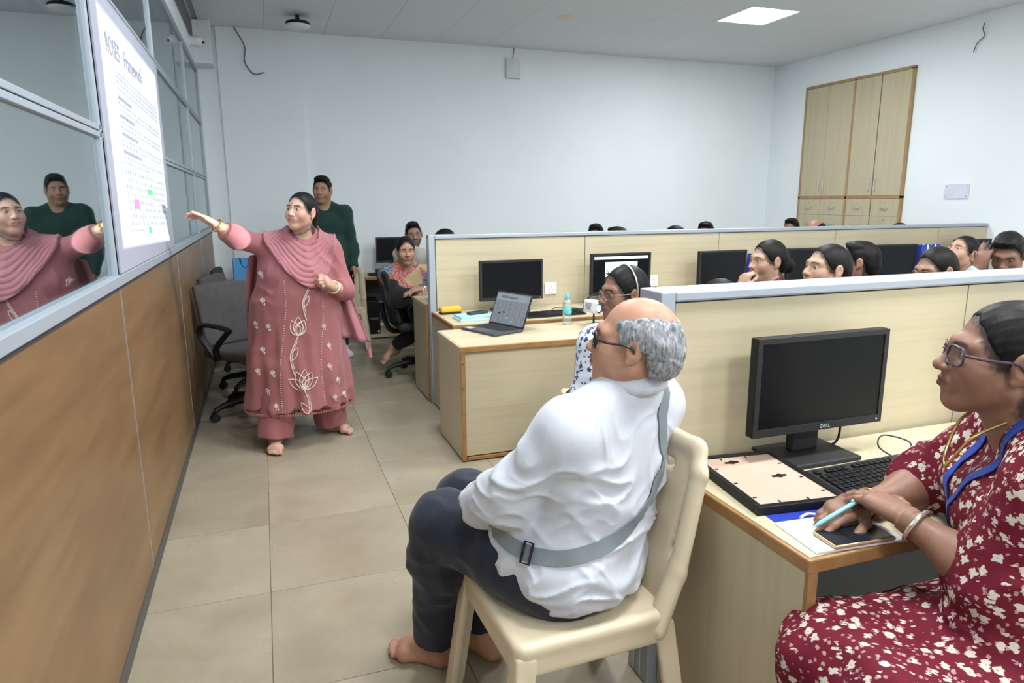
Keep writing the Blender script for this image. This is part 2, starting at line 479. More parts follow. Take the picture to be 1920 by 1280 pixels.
for z, hgt in ((1.712, 0.021), (2.245, 0.018), (2.755, 0.022)):
    MB().box(-0.024, -0.001, BACK, 7.88, z-hgt, z-0.002, 0.002).build('rail', alum_lt, wl)
    MB().box(-0.024, -0.001, BACK, 7.88, z+0.002, z+hgt, 0.002).build('rail', alum_lt, wl)
    MB().box(-0.02, -0.006, BACK, 7.88, z-0.003, z+0.003).build('rail_groove', dark_gap, wl)
for y in YS:
    MB().box(-0.024, -0.001, y-0.015, y-0.002, 1.21, 2.775, 0.002).build('post', alum_lt, wl)
    MB().box(-0.024, -0.001, y+0.002, y+0.015, 1.21, 2.775, 0.002).build('post', alum_lt, wl)
    MB().box(-0.02, -0.006, y-0.003, y+0.003, 1.21, 2.775).build('post_groove', dark_gap, wl)
def glass_mat():
    m, nt, b = nodes('tinted_glass'); nt.nodes.remove(b)
    out = nt.nodes['Material Output']
    gl = N(nt, 'ShaderNodeBsdfGlossy'); gl.inputs['Roughness'].default_value = 0.0; gl.inputs['Color'].default_value = (0.95, 0.99, 1.0, 1)
    tr = N(nt, 'ShaderNodeBsdfTransparent'); tr.inputs['Color'].default_value = (0.80, 0.90, 0.93, 1)
    mx = N(nt, 'ShaderNodeMixShader'); mx.inputs[0].default_value = 0.62; L(nt, tr.outputs[0], mx.inputs[1]); L(nt, gl.outputs[0], mx.inputs[2])
    L(nt, mx.outputs[0], out.inputs['Surface']); return m
glassm = glass_mat()
rows = [(1.212, 1.69), (1.735, 2.226), (2.265, 2.73)]
for a, b in zip(YS[:-1], YS[1:]):
    for z0, z1 in rows:
        MB().box(-0.018, -0.014, a+0.013, b-0.013, z0-0.002, z1+0.002).build('pane', glassm, wl)
# white bulkhead above the glass, with its air grille and the boxed corner
MB().box(-0.10, 0.0, BACK, 5.3, 2.778, CEIL).build('bulkhead', wallm, wl)
MB().box(-0.10, 0.0, 5.3, 7.86, 2.778, 2.93).build('bulkhead', wallm, wl)
MB().box(-0.10, 0.0, 7.70, 8.0, 2.93, CEIL).build('bulkhead', wallm, wl)
MB().box(-0.16, -0.04, 5.3, 7.70, 2.93, CEIL).build('grille_back', plain('grille_dark_grey', (0.06, 0.065, 0.07), 0.8), wl)  # dark grey surface behind the slats
gr = thing('air_grille', 'grey louvred air grille in the white bulkhead above the glass', 'grille', (0, 6.5, 2.93))
g = MB()
g.box(-0.03, 0.004, -1.2, 1.2, 0, 0.012); g.box(-0.03, 0.004, -1.2, 1.2, 0.255, 0.268)
g.build('frame', whitep, gr)
for k in range(14):
    MB().box(-0.028, 0.0, -1.2, 1.2, 0.018+k*0.0168, 0.0225+k*0.0168, mat=None).build('slat', plain('grille_slat', (0.30, 0.31, 0.33), 0.5), gr)
struct('wall_left_end', MB().box(-0.1, 0.0, 7.885, FAR, 0, 2.8).build('wall_left_end', wallm, wl))
struct('corner_box', MB().box(0.0, 0.155, 7.74, FAR, 2.80, CEIL, 0.003).build('corner_box', wallm, wl))

# security camera on the bulkhead
sc_ = thing('security_camera', 'white dome security camera on the bulkhead beside the air grille', 'camera', (0.0, 7.05, 2.86))
MB().cyl((0, 0, 0), (0.02, 0, 0), 0.055, 0.055, 28).build('mounting_plate', whitep, sc_, True)
MB().cyl((0.02, 0, 0), (0.075, -0.01, 0), 0.045, 0.046, 28).build('housing', whitep, sc_, True)
s = Sdf(); s.ell((0.08, -0.012, 0), (0.05, 0.046, 0.046), 0.01)
net_object('dome', s, (0.0, -0.1, -0.1), (0.16, 0.1, 0.1), 0.005, whitep).parent = sc_
MB().cyl((0.118, -0.03, -0.008), (0.13, -0.035, -0.012), 0.012, 0.012, 16).build('lens', blackp, sc_, True)

# ------------------------------------------------------------------ projection sheet and the projected page on it
sheet = thing('projection_sheet', 'white sheet with projector spill coloured in as lavender, stuck over the glass, carrying a projected page', 'screen', (0.004, 3.68, 1.215))
sheetm = plain('spill_tinted_sheet', (0.38, 0.395, 0.48), 0.55, var=0.01)  # white sheet; the projector's faint spill is painted in as lavender
MB().box(-0.004, 0.002, -0.832, 0.845, 0.0, 1.005).build('sheet', sheetm, sheet)
QUAD = [(2.965, 2.165), (4.43, 2.15), (4.36, 1.262), (2.95, 1.305)]        # corners of the lit page: y, z on the sheet
def onpage(u, v):                                                       # u along the page, v down it
    (y0, z0), (y1, z1), (y2, z2), (y3, z3) = QUAD
    ya, za = y0+(y1-y0)*u, z0+(z1-z0)*u; yb, zb = y3+(y2-y3)*u, z3+(z2-z3)*u
    return ya+(yb-ya)*v, za+(zb-za)*v
inkm = plain('projected_grey_text', (0.24, 0.25, 0.29), 0.6)
ink2 = plain('projected_dark_title', (0.15, 0.155, 0.18), 0.6)
def page_quad(name, u0, u1, v0, v1, mat, x=0.0066):
    p = [onpage(u0, v0), onpage(u1, v0), onpage(u1, v1), onpage(u0, v1)]
    m = MB(); m.add([(x, a, b) for a, b in p]+[(x+0.0006, a, b) for a, b in p], [(0,1,2,3),(7,6,5,4),(0,4,5,1),(1,5,6,2),(2,6,7,3),(3,7,4,0)])
    return m
rnd = random.Random(5)
# the camera stands at -y, so on this wall reading order runs towards +y
ty, tz = onpage(0.31, 0.125)
text_mesh('title_word', 'ROSES', 0.10, ink2, (0.0066, ty-0.36, tz), (0, 1, 0), (0, 0, 1), sheet, align='LEFT')
text_mesh('title_word', 'Framework', 0.10, ink2, (0.0066, ty-0.36+0.37, tz), (0, 1, 0), (0, 0, 1), sheet, align='LEFT')
def text_line(v, u0, u1, hgt=0.012, mat=inkm):
    m = MB(); u = u0
    while u < u1:
        w = rnd.uniform(0.02, 0.06); e = min(u+w, u1)
        q = page_quad('w', u, e, v-hgt/2, v+hgt/2, mat); m.add(q.v, q.f); u = e+0.008
    m.build('text_line', mat, sheet, world=True)
for i in range(4): text_line(0.215+i*0.024, 0.17, 0.95)
for k, v in enumerate((0.33, 0.41, 0.49, 0.57)):
    text_line(v, 0.17, 0.17+0.2+0.03*k, 0.016, ink2)
    text_line(v+0.026, 0.17, 0.95); text_line(v+0.05, 0.17, 0.93 if k < 3 else 0.6)
for i in range(9): text_line(0.66+i*0.034, 0.16, 0.95 if i < 8 else 0.42, 0.016)
def hl(u0, u1, v0, v1, c, nm):
    page_quad('h', u0, u1, v0, v1, None, 0.0074).build('highlight', plain(nm, c, 0.6, var=0.02), sheet, world=True)
hl(0.53, 0.62, 0.715, 0.745, (0.05, 0.85, 0.12), 'projected_green')
hl(0.245, 0.325, 0.782, 0.828, (0.95, 0.10, 0.45), 'projected_pink')
hl(0.37, 0.52, 0.868, 0.89, (0.25, 0.80, 0.72), 'projected_cyan')
hl(0.48, 0.515, 0.915, 0.95, (0.02, 0.45, 0.15), 'projected_dark_green')
hl(0.70, 0.73, 0.655, 0.675, (0.85, 0.9, 0.3), 'projected_yellow')

# the projector's beam: a spot whose node tree masks the light to the page's four corners
def projector_beam(pos, parent, inv):
    ctr = Vector((0.006, 3.68, 1.70))
    ld = bpy.data.lights.new('projector_beam', 'SPOT'); ld.energy = 560; ld.color = (0.92, 0.97, 1.0); ld.shadow_soft_size = 0.012
    ld.spot_size = math.radians(60); ld.spot_blend = 0.0
    lo = bpy.data.objects.new('projector_beam', ld); COL.objects.link(lo)
    z = (Vector(pos)-ctr).normalized(); x = Vector((0, 0, 1)).cross(z).normalized(); y = z.cross(x)
    mw = Matrix.Identity(4)
    for i in range(3): mw[i][0], mw[i][1], mw[i][2], mw[i][3] = x[i], y[i], z[i], pos[i]
    lo.parent = parent; lo.matrix_basis = inv @ mw
    P = []
    im = mw.inverted()
    for (yy, zz) in QUAD:
        q = im @ Vector((0.008, yy, zz)); P.append((q.x/-q.z, q.y/-q.z))
    ld.use_nodes = True; nt = ld.node_tree; em = nt.nodes['Emission']
    tc = N(nt, 'ShaderNodeTexCoord'); sp = N(nt, 'ShaderNodeSeparateXYZ'); L(nt, tc.outputs['Normal'], sp.inputs[0])
    def mth(op, a, b=None):
        n = N(nt, 'ShaderNodeMath', operation=op)
        for i, q in enumerate((a, b)):
            if q is None: continue
            if isinstance(q, (int, float)): n.inputs[i].default_value = q
            else: L(nt, q, n.inputs[i])
        return n.outputs[0]
    az = mth('ABSOLUTE', sp.outputs[2])
    u = mth('DIVIDE', sp.outputs[0], az); v = mth('DIVIDE', sp.outputs[1], az)
    cx = sum(p[0] for p in P)/4; cy = sum(p[1] for p in P)/4
    tot = None
    for i in range(4):
        (ax, ay), (bx, by) = P[i], P[(i+1) % 4]
        nx, ny = by-ay, ax-bx
        if nx*(cx-ax)+ny*(cy-ay) < 0: nx, ny = -nx, -ny
        ln = math.hypot(nx, ny); nx, ny = nx/ln, ny/ln
        s_ = mth('ADD', mth('MULTIPLY', u, nx), mth('MULTIPLY', v, ny))
        g_ = mth('GREATER_THAN', s_, nx*ax+ny*ay)
        tot = g_ if tot is None else mth('MULTIPLY', tot, g_)
    L(nt, tot, em.inputs['Strength'])
    return lo

# ------------------------------------------------------------------ small things on walls and ceiling
t = thing('access_point', 'round white disc with a black rim hanging under the ceiling', 'access point', (0.953, 7.28, CEIL-0.12))
MB().lathe([(0.0, 0), (0.095, 0.0), (0.112, 0.012), (0.115, 0.03)], 36).build('white_cover', whitep, t, True)
MB().lathe([(0.115, 0.03), (0.115, 0.048), (0.10, 0.062), (0.0, 0.066)], 36).build('black_rim', blackp, t, True)
MB().box(-0.018, 0.018, -0.018, 0.018, 0.06, 0.12, 0.003).build('stem', blackp, t)
o = MB().lathe([(0.055, -0.006), (0.075, -0.006), (0.085, 0.0), (0.05, 0.0)], 36, (3.40, 6.54, CEIL)).build('ceiling_downlight', plain('cream_ring', (0.72, 0.68, 0.52), 0.5), smooth=True)
tag(o, 'small cream ring of an unlit recessed ceiling light', 'ceiling light')
def cable(name, label, pts, r, mat=cablem, n=8, group=None):
    o = MB().tube(spline(pts, n), r, 6).build(name, mat, smooth=True); return tag(o, label, 'cable', group)
cable('hanging_cable', 'grey cable hanging from the ceiling over the far pilaster', [(0.37, 7.95, 3.20), (0.385, 7.94, 3.17), (0.46, 7.95, 3.02), (0.45, 7.95, 2.87), (0.53, 7.95, 2.76), (0.635, 7.95, 2.78)], 0.0055, greycable)
cable('hanging_cable', 'thin grey cable dangling on the right wall beside the cupboard', [(7.09, 5.08, 3.10), (7.09, 5.09, 3.05), (7.09, 5.07, 2.98), (7.09, 5.13, 2.93), (7.09, 5.16, 2.85)], 0.005, greycable)
t = thing('wall_box', 'small flat white box hanging high on the far wall by a wire', 'junction box', (3.375, FAR, 2.975))
MB().box(-0.086, 0.086, -0.03, 0.0, -0.11, 0.11, 0.006).build('cover', plain('greyish_white_plastic', (0.66, 0.70, 0.70), 0.5), t)
MB().box(-0.09, 0.09, -0.012, 0.0, -0.114, 0.114, 0.004).build('back_plate', plain('grey_back', (0.50, 0.54, 0.56), 0.5), t)
MB().tube(spline([(0.0, -0.015, 0.11), (0.01, -0.012, 0.16), (0.02, -0.012, 0.225)]), 0.004, 6).build('wire', greycable, t, True)
t = thing('wall_plate', 'blank white rectangular plate screwed to the right wall', 'plate', (RIGHT, 5.168, 1.54))
MB().box(-0.012, 0.0, -0.13, 0.13, -0.075, 0.075, 0.004).build('plate', plain('lilac_white_plastic', (0.68, 0.71, 0.82), 0.4), t)
for a in (-1, 1):
    for b in (-1, 1): MB().cyl((-0.014, a*0.11, b*0.05), (-0.011, a*0.11, b*0.05), 0.006, 0.006, 12).build('screw', steel, t, True)

# ------------------------------------------------------------------ cupboard let into the right wall
cup = thing('built_in_cupboard', 'tall maple cupboard with four doors over rows of lockable drawers', 'cupboard', (RIGHT, 6.57, 0))
cy0, cy1 = -0.77, 0.77
tanm = grain('tan_wood_edging', [(0.3, (0.30, 0.19, 0.09)), (0.6, (0.40, 0.26, 0.13)), (0.8, (0.34, 0.22, 0.11))], (9, 9, 9), 0.45)
MB().box(-0.012, 0.0, cy0, cy1, 0.1, 2.83).build('carcass', dark_gap, cup)
for y in (cy0, -0.0, cy1): MB().box(-0.03, 0.0, y-0.016, y+0.016, 0.1, 2.83, 0.002).build('frame_upright', tanm, cup)
for z in (2.83, 1.488): MB().box(-0.03, 0.0, cy0-0.016, cy1+0.016, z-0.016, z+0.016, 0.002).build('frame_crosspiece', tanm, cup)
for k in range(4):
    ya = cy0+0.018+k*0.385 if k < 2 else 0.018+(k-2)*0.376
    yb = ya+0.374
    d = MB().box(-0.026, -0.006, ya+0.001, yb-0.001, 1.506, 2.812, 0.0015).build('door', maple_v, cup)
    hy = yb-0.035 if k in (0, 2) else ya+0.035
    MB().tube([(-0.026, hy, 1.56), (-0.05, hy, 1.56), (-0.05, hy, 1.70), (-0.026, hy, 1.70)], 0.004, 8).build('handle', steel, d, True)
    if k in (0, 2):
        MB().cyl((-0.026, hy-0.0, 1.76), (-0.032, hy, 1.76), 0.01, 0.01, 14).build('lock', steel, d, True)
    for r in range(6):
        z1 = 1.468-r*0.192; z0 = z1-0.190
        d = MB().box(-0.026, -0.006, ya+0.001, yb-0.001, z0, z1, 0.0015).build('drawer', maple_v, cup)
        ym = (ya+yb)/2
        MB().tube([(-0.026, ym-0.05, z1-0.095), (-0.046, ym-0.04, z1-0.11), (-0.046, ym+0.04, z1-0.11), (-0.026, ym+0.05, z1-0.095)], 0.004, 8).build('handle', steel, d, True)
        MB().cyl((-0.026, ym, z1-0.04), (-0.033, ym, z1-0.04), 0.009, 0.009, 14).build('lock', steel, d, True)

# ------------------------------------------------------------------ desk screens (low partitions)
def partition(name, label, x0, x1, y0, y1, top, joints, end_post):
    t = thing(name, label, 'partition', (x0, y0, 0))
    edges = [x0+0.05]+joints+[x1]
    for a, b in zip(edges[:-1], edges[1:]):
        MB().box(a+0.0025, b-0.0025, y0+0.008, y1-0.008, 0.03, top-0.034, 0.001).build('panel', maple, t, world=True)
    MB().box(x0+0.04, x1, y0+0.016, y1-0.016, 0.0, top-0.03).build('core', dark_gap, t, world=True)
    r = MB().box(x0+0.0452, x1, y0-0.004, y1+0.004, top-0.03, top, 0.006).build('top_rail', alum_lt, t, world=True)
    MB().box(x0-0.001, x0+0.045, y0-0.004, y1+0.004, 0.0, top, 0.004).build('end_post', alum_lt, t, world=True)
    for k in (1, 2): MB().box(x0-0.004, x0+0.002, y0+(y1-y0)*k/3-0.003, y0+(y1-y0)*k/3+0.003, 0.01, top-0.03).build('post_rib', alum, t, world=True)
    return t
partition('desk_partition', 'low maple partition with a grey rail that reaches the far right wall', 1.595, RIGHT-0.01, 4.80, 4.87, 1.235, [2.815, 4.03, 5.25, 6.48], True)
partition('desk_partition', 'low maple partition with a thick grey end post behind the seated elderly man', 1.52, 4.6, 1.625, 1.735, 1.222, [2.70, 3.92], True)

# ------------------------------------------------------------------ desks
def desk(name, label, x0, x1, y0, y1, z, side='-y', panels=('l',), front=False, thick=0.03, edge=True, legs=()):
    """flat maple desk, its open edge facing 'side'; panels: l / r end panels"""
    t = thing(name, label, 'desk', (x0, y0, 0))
    MB().box(x0+0.012, x1, y0+0.012, y1, z-thick, z, 0.001).build('desktop', maple, t, world=True)
    MB().box(x0, x1, y0, y0+0.012, z-thick-0.004, z-0.0005, 0.004).build('front_edging', edgem, t, world=True)
    MB().box(x0, x0+0.012, y0+0.008, y1, z-thick-0.004, z-0.0005, 0.004).build('side_edging', edgem if edge else maple, t, world=True)
    for p in panels:
        if p == 'l': a, b = x0+0.006, x0+0.028
        elif p == 'r': a, b = x1-0.028, x1-0.006
        else: a, b = p, p+0.022
        MB().box(a, b, y0+0.014, y1, 0.012, z-thick, 0.001).build('end_panel', maple_v, t, world=True)
        MB().box(a-0.002, b+0.002, y0+0.002, y0+0.014, 0.006, z-thick-0.003, 0.002).build('upright_edging', edgem, t, world=True)
    if front:
        MB().box(x0+0.026, x1, y0+0.018, y0+0.036, 0.03, z-thick, 0.001).build('front_panel', maple, t, world=True)
    else:
        MB().box(x0+0.03, x1, y1-0.03, y1-0.014, 0.12, z-thick, 0.001).build('modesty_panel', plain('dark_grey_laminate', (0.085, 0.087, 0.09), 0.6), t, world=True)
    return t
desk('desk', 'maple desk with orange brown edging under the picture frame and keyboard', 1.545, 4.4, 1.045, 1.616, 0.72, panels=('l', 3.0))
d = desk('projector_desk', 'maple side desk with brown edging carrying the open laptop and projector', 1.483, 2.78, 3.60, 4.14, 0.675, panels=('l', 'r'), front=True, edge=False)
for z in (0.18, 0.3, 0.44, 0.58): MB().cyl((1.50, 3.603, z), (1.50, 3.598, z), 0.005, 0.005, 10).build('screw', steel, d, True, world=True)
MB().box(1.52, 2.6, 3.604, 3.62, 0.008, 0.024).build('lower_edging', edgem, d, world=True)
desk('long_desk', 'long maple desk running along the far partition under the row of monitors', 1.60, RIGHT-0.02, 4.20, 4.79, 0.69, panels=('l', 2.8, 4.03, 5.25, 6.48))
desk('desk', 'maple desk end behind the far partition where the woman in the patterned kurta leans', 1.575, 4.2, 4.88, 5.34, 0.735, panels=('l',), edge=False)
d = desk('wall_desk', 'open maple desk against the far wall with a computer tower under it', 1.465, 3.0, 7.41, 7.965, 0.678, panels=('l', 2.3))
MB().box(1.49, 2.3, 7.43, 7.95, 0.012, 0.05, 0.002).build('bottom_shelf', maple, d, world=True)
d = desk('wall_desk', 'beige desk against the far wall carrying the bright blue bag', 0.16, 1.05, 7.42, 7.955, 0.672, panels=('l', 'r'), edge=False)

# ------------------------------------------------------------------ monitors, keyboards, computers
def monitor_at(label, x, y, rz, w=0.50, h=0.30, zc=0.26, base=True, group=None, z=0.69, logo=False, bez=0.016):
    t = thing('monitor', label, 'monitor', (x, y, z), rz, group)
    MB().box(-w/2, w/2, 0.0, 0.03, zc-h/2, zc+h/2, 0.004).build('casing', blackp, t)
    MB().box(-w/2+0.06, w/2-0.06, 0.03, 0.055, zc-h/2+0.05, zc+h/2-0.05, 0.008).build('rear_housing', blackm, t)
    MB().box(-w/2+bez, w/2-bez, -0.0015, 0.002, zc-h/2+bez*1.5, zc+h/2-bez).build('screen', screenm, t)
    f = MB()
    f.box(-w/2+0.001, w/2-0.001, -0.004, 0.0, zc+h/2-bez, zc+h/2-0.001); f.box(-w/2+0.001, w/2-0.001, -0.004, 0.0, zc-h/2+0.001, zc-h/2+bez*1.5)
    f.box(-w/2+0.001, -w/2+bez, -0.004, 0.0, zc-h/2+bez*1.5, zc+h/2-bez); f.box(w/2-bez, w/2-0.001, -0.004, 0.0, zc-h/2+bez*1.5, zc+h/2-bez)
    f.build('bezel', blackm, t)
    MB().box(-0.05, 0.05, 0.045, 0.075, 0.012, zc+0.03, 0.008).build('stand_neck', blackm, t)
    MB().box(-0.125, 0.125, -0.05, 0.13, 0.0, 0.014, 0.005).build('stand_base', blackm, t)
    MB().cyl((w/2-0.02, -0.0045, zc-h/2+0.012), (w/2-0.02, -0.0035, zc-h/2+0.012), 0.003, 0.003, 10).build('power_light', plain('pale_light', (0.7, 0.75, 0.9), 0.4), t)
    return t
def flat_on(t, name, x0, x1, z0, z1, mat, y=-0.0022):
    return MB().box(x0, x1, y-0.0006, y, z0, z1).build(name, mat, t)
def doc_mat(name, bg, ink, strength, rows=26, cols=9):
    m, nt, b = nodes(name)
    tc = N(nt, 'ShaderNodeTexCoord'); mp = N(nt, 'ShaderNodeMapping'); L(nt, tc.outputs['Generated'], mp.inputs[0])
    br = N(nt, 'ShaderNodeTexBrick', offset=0.37, squash=0.8)
    br.inputs['Scale'].default_value = 1.0; br.inputs['Brick Width'].default_value = 1.0/cols; br.inputs['Row Height'].default_value = 1.0/rows
    br.inputs['Mortar Size'].default_value = 0.3/rows; br.inputs['Mortar Smooth'].default_value = 0.1
    br.inputs['Color1'].default_value = (*ink, 1); br.inputs['Color2'].default_value = (*[c*1.15 for c in ink], 1); br.inputs['Mortar'].default_value = (*bg, 1)
    sw = N(nt, 'ShaderNodeSeparateXYZ'); cb = N(nt, 'ShaderNodeCombineXYZ'); L(nt, mp.outputs[0], sw.inputs[0])
    L(nt, sw.outputs[0], cb.inputs[0]); L(nt, sw.outputs[2], cb.inputs[1]); L(nt, cb.outputs[0], br.inputs['Vector'])
    L(nt, br.outputs['Color'], b.inputs['Base Color']); L(nt, br.outputs['Color'], b.inputs['Emission Color'])
    b.inputs['Emission Strength'].default_value = strength; b.inputs['Roughness'].default_value = 0.35
    return m
monitor_at('black monitor with a dark screen behind the open laptop', 2.145, 4.60, 0.0, 0.475, 0.285, 0.225)
m2 = monitor_at('monitor showing a photo of a building under a cloudy sky', 3.03, 4.62, -0.02, 0.50, 0.315, 0.232)
def glow(name, c, e): return plain(name, c, 0.4, var=0.12, vscale=9, emit=c, es=e)
flat_on(m2, 'window_bar', -0.225, 0.225, 0.345, 0.366, glow('screen_pale_bar', (0.62, 0.66, 0.74), 0.5))
flat_on(m2, 'sky_picture', -0.135, 0.135, 0.165, 0.325, glow('screen_sky', (0.52, 0.58, 0.62), 0.35), -0.0024)
q = MB().add([(-0.10, -0.0036, 0.215), (0.135, -0.0036, 0.215), (0.135, -0.0036, 0.295), (0.02, -0.0036, 0.262), (-0.10, -0.003, 0.235)], [(4, 3, 2, 1, 0)])
q.build('building_picture', glow('screen_building', (0.22, 0.29, 0.27), 0.25), m2)
flat_on(m2, 'ground_picture', -0.135, 0.135, 0.165, 0.215, glow('screen_ground', (0.03, 0.035, 0.035), 0.1), -0.0030)
tr = MB()
for k in range(7): tr.tube([(-0.105, -0.0037, 0.235), (-0.105+0.05*math.cos(k*0.9), -0.0037, 0.238+0.03*math.sin(k*0.9))], [0.004, 0.001], 5, flat=((0, 1, 0), 0.1))
tr.build('tree_picture', plain('screen_tree', (0.02, 0.03, 0.025), 0.5), m2)
for k in range(4): flat_on(m2, 'screen_icon', -0.20+k*0.018, -0.19+k*0.018, 0.097, 0.104, plain('screen_icon_grey', (0.35, 0.35, 0.36), 0.5))
monitor_at('black monitor with a dark screen next to the woman resting her cheek on her hand', 3.93, 4.60, 0.04, 0.46, 0.30, 0.235)
monitor_at('black monitor with a dark screen behind the woman with hair tied back', 4.82, 4.62, -0.05, 0.46, 0.29, 0.235)
monitor_at('black monitor with a dark screen between two blue paper bags', 5.76, 4.62, -0.05, 0.47, 0.29, 0.24)
monitor_at('black monitor in the corner by the right wall behind the woman looking up', 6.70, 4.62, 0.0, 0.46, 0.30, 0.26)
mw = monitor_at('black monitor on the far wall desk above the computer tower', 1.87, 7.72, 0.05, 0.42, 0.28, 0.26, z=0.678)
nm = monitor_at('large black monitor on the near desk beside the lying picture frame', 1.985, 1.50, 0.0, 0.468, 0.285, 0.235, z=0.72)
text_mesh('maker_logo', 'DELL', 0.016, plain('logo_grey', (0.45, 0.46, 0.48), 0.4), (2.005, 1.4953, 0.8235), (1, 0, 0), (0, 0, 1), nm, 0.0004)
monitor_at('dark monitor corner behind the head of the woman in the maroon dress', 2.965, 1.50, 0.05, 0.50, 0.30, 0.25, z=0.72)

def keyboard(label, x, y, z, rz, w=0.44, d=0.135, keys=True):
    t = thing('keyboard', label, 'keyboard', (x, y, z), rz)
    b = MB(); b.add([(-w/2, -d/2, 0), (w/2, -d/2, 0), (w/2, d/2, 0), (-w/2, d/2, 0), (-w/2, -d/2, 0.010), (w/2, -d/2, 0.010), (w/2, d/2, 0.024), (-w/2, d/2, 0.024)],
                    [(3,2,1,0),(4,5,6,7),(0,1,5,4),(1,2,6,5),(2,3,7,6),(3,0,4,7)])
    b.build('tray', blackm, t)
    sl = 0.014/d; rot = math.atan(sl)
    lay = [(0, 0.0), (1, 0.0)]
    if not keys:
        kk = MB()
    me = None; allk = MB()
    ys = [0.045, 0.021, 0.002, -0.017, -0.036, -0.055]
    kme = {}
    for r, yy in enumerate(ys):
        x0 = -w/2+0.010
        for c in range(22):
            kw = 0.0162
            if r == 5 and 4 <= c <= 8:
                if c != 4: continue
                kw = 0.0162+4*0.0192
            if r == 0 and c in (1, 6): continue
            if c in (15, 18) and r != 99: continue
            if r in (2,) and 15 <= c <= 17: continue
            if r == 3 and c in (16, 17): continue
            xa = x0+c*0.0192
            zt = 0.010+(yy+d/2)*sl
            if keys:
                if kw not in kme: kme[kw] = MB().box(0, kw, -0.008, 0.008, 0, 0.007, 0.0015).mesh('key', blackp)
                o = link('key', kme[kw], t); o.location = (xa, yy, zt-0.001); o.rotation_euler.x = rot
            else: allk.box(xa, xa+kw, yy-0.008, yy+0.008, zt-0.001, zt+0.006)
    if not keys:
        o = allk.build('keys', blackp, t); o['kind'] = 'stuff'
    return t
keyboard('black keyboard on the near desk in front of the large monitor', 2.075, 1.335, 0.72, 0.02)
keyboard('black keyboard on the long desk below the dark monitor', 2.36, 4.34, 0.69, 0.05, keys=False)
keyboard('dark keyboard on the far wall desk beside the monitor', 1.72, 7.52, 0.678, 0.0, 0.36, keys=False)
s = Sdf(); s.ell((0, 0, 0.008), (0.031, 0.055, 0.024), 0.01); s.plane((0, 0, 0.0005), (0, 0, -1))
t = thing('computer_mouse', 'black computer mouse at the end of the long desk keyboard', 'mouse', (2.72, 4.36, 0.69))
net_object('mouse_body', s, (-0.05, -0.07, -0.01), (0.05, 0.07, 0.05), 0.004, blackp, None).parent = t
MB().cyl((-0.003, 0.03, 0.028), (0.003, 0.03, 0.028), 0.006, 0.006, 12).build('scroll_wheel', blackm, t, True)
cable('mouse_cable', 'thin black cable looping behind the long desk keyboard', [(2.72, 4.41, 0.70), (2.66, 4.52, 0.695), (2.5, 4.60, 0.70), (2.42, 4.52, 0.695), (2.38, 4.42, 0.70)], 0.003)
cable('monitor_cable', 'thick black cable arching up from the long desk to the picture monitor', [(2.62, 4.42, 0.70), (2.72, 4.55, 0.76), (2.85, 4.62, 0.79), (3.0, 4.66, 0.74), (3.06, 4.68, 0.70)], 0.006)
cable('power_cable', 'black power cable lying behind the water bottle', [(2.50, 4.50, 0.697), (2.66, 4.46, 0.70), (2.82, 4.50, 0.70), (2.93, 4.44, 0.70), (3.02, 4.40, 0.705)], 0.006)
t = thing('power_plug', 'black power plug on the long desk under the picture monitor', 'plug', (3.03, 4.39, 0.69), 0.6)
MB().box(-0.03, 0.03, -0.022, 0.022, 0.0, 0.045, 0.01).build('plug_body', blackp, t)
for a in (-0.01, 0.01): MB().cyl((0.03, a, 0.022), (0.05, a, 0.022), 0.003, 0.003, 8).build('pin', steel, t)
def outlet(x, z, label):
    t = thing('wall_outlet', label, 'socket', (x, 4.808, z))
    MB().box(-0.048, 0.048, -0.012, 0.0, -0.045, 0.045, 0.005).build('cover_plate', whitep, t)
    MB().box(-0.03, 0.03, -0.016, -0.011, -0.028, 0.028, 0.003).build('socket_face', plain('bright_white_plastic', (0.84, 0.85, 0.87), 0.35), t)
    for a, b in ((0, 0.012), (-0.012, -0.008), (0.012, -0.008)): MB().cyl((a, -0.0168, b), (a, -0.0155, b), 0.0035, 0.0035, 10).build('socket_hole', blackp, t)
outlet(2.53, 0.815, 'square white socket on the far partition between two monitors')
outlet(3.415, 0.835, 'square white socket on the far partition behind the woman with the hairband')
cable('keyboard_cable', 'thin black cable curling on the near desk behind the keyboard', [(2.20, 1.41, 0.725), (2.18, 1.46, 0.75), (2.24, 1.50, 0.765), (2.30, 1.46, 0.75), (2.27, 1.42, 0.728), (2.36, 1.45, 0.726), (2.46, 1.42, 0.728)], 0.0025)
cable('monitor_cable', 'black cable dropping behind the large near monitor', [(2.115, 1.545, 0.86), (2.12, 1.55, 0.80), (2.11, 1.555, 0.74), (2.04, 1.57, 0.724)], 0.004)
cable('desk_cable', 'bundle of black cable hanging under the near desk', [(1.75, 1.50, 0.66), (1.78, 1.46, 0.56), (1.86, 1.45, 0.50), (1.92, 1.48, 0.60), (2.02, 1.5, 0.64)], 0.006)
cable('desk_cable', 'loose black cable looping low under the near desk', [(1.68, 1.52, 0.64), (1.80, 1.40, 0.60), (1.90, 1.38, 0.62), (1.86, 1.42, 0.40), (2.0, 1.5, 0.30)], 0.005)

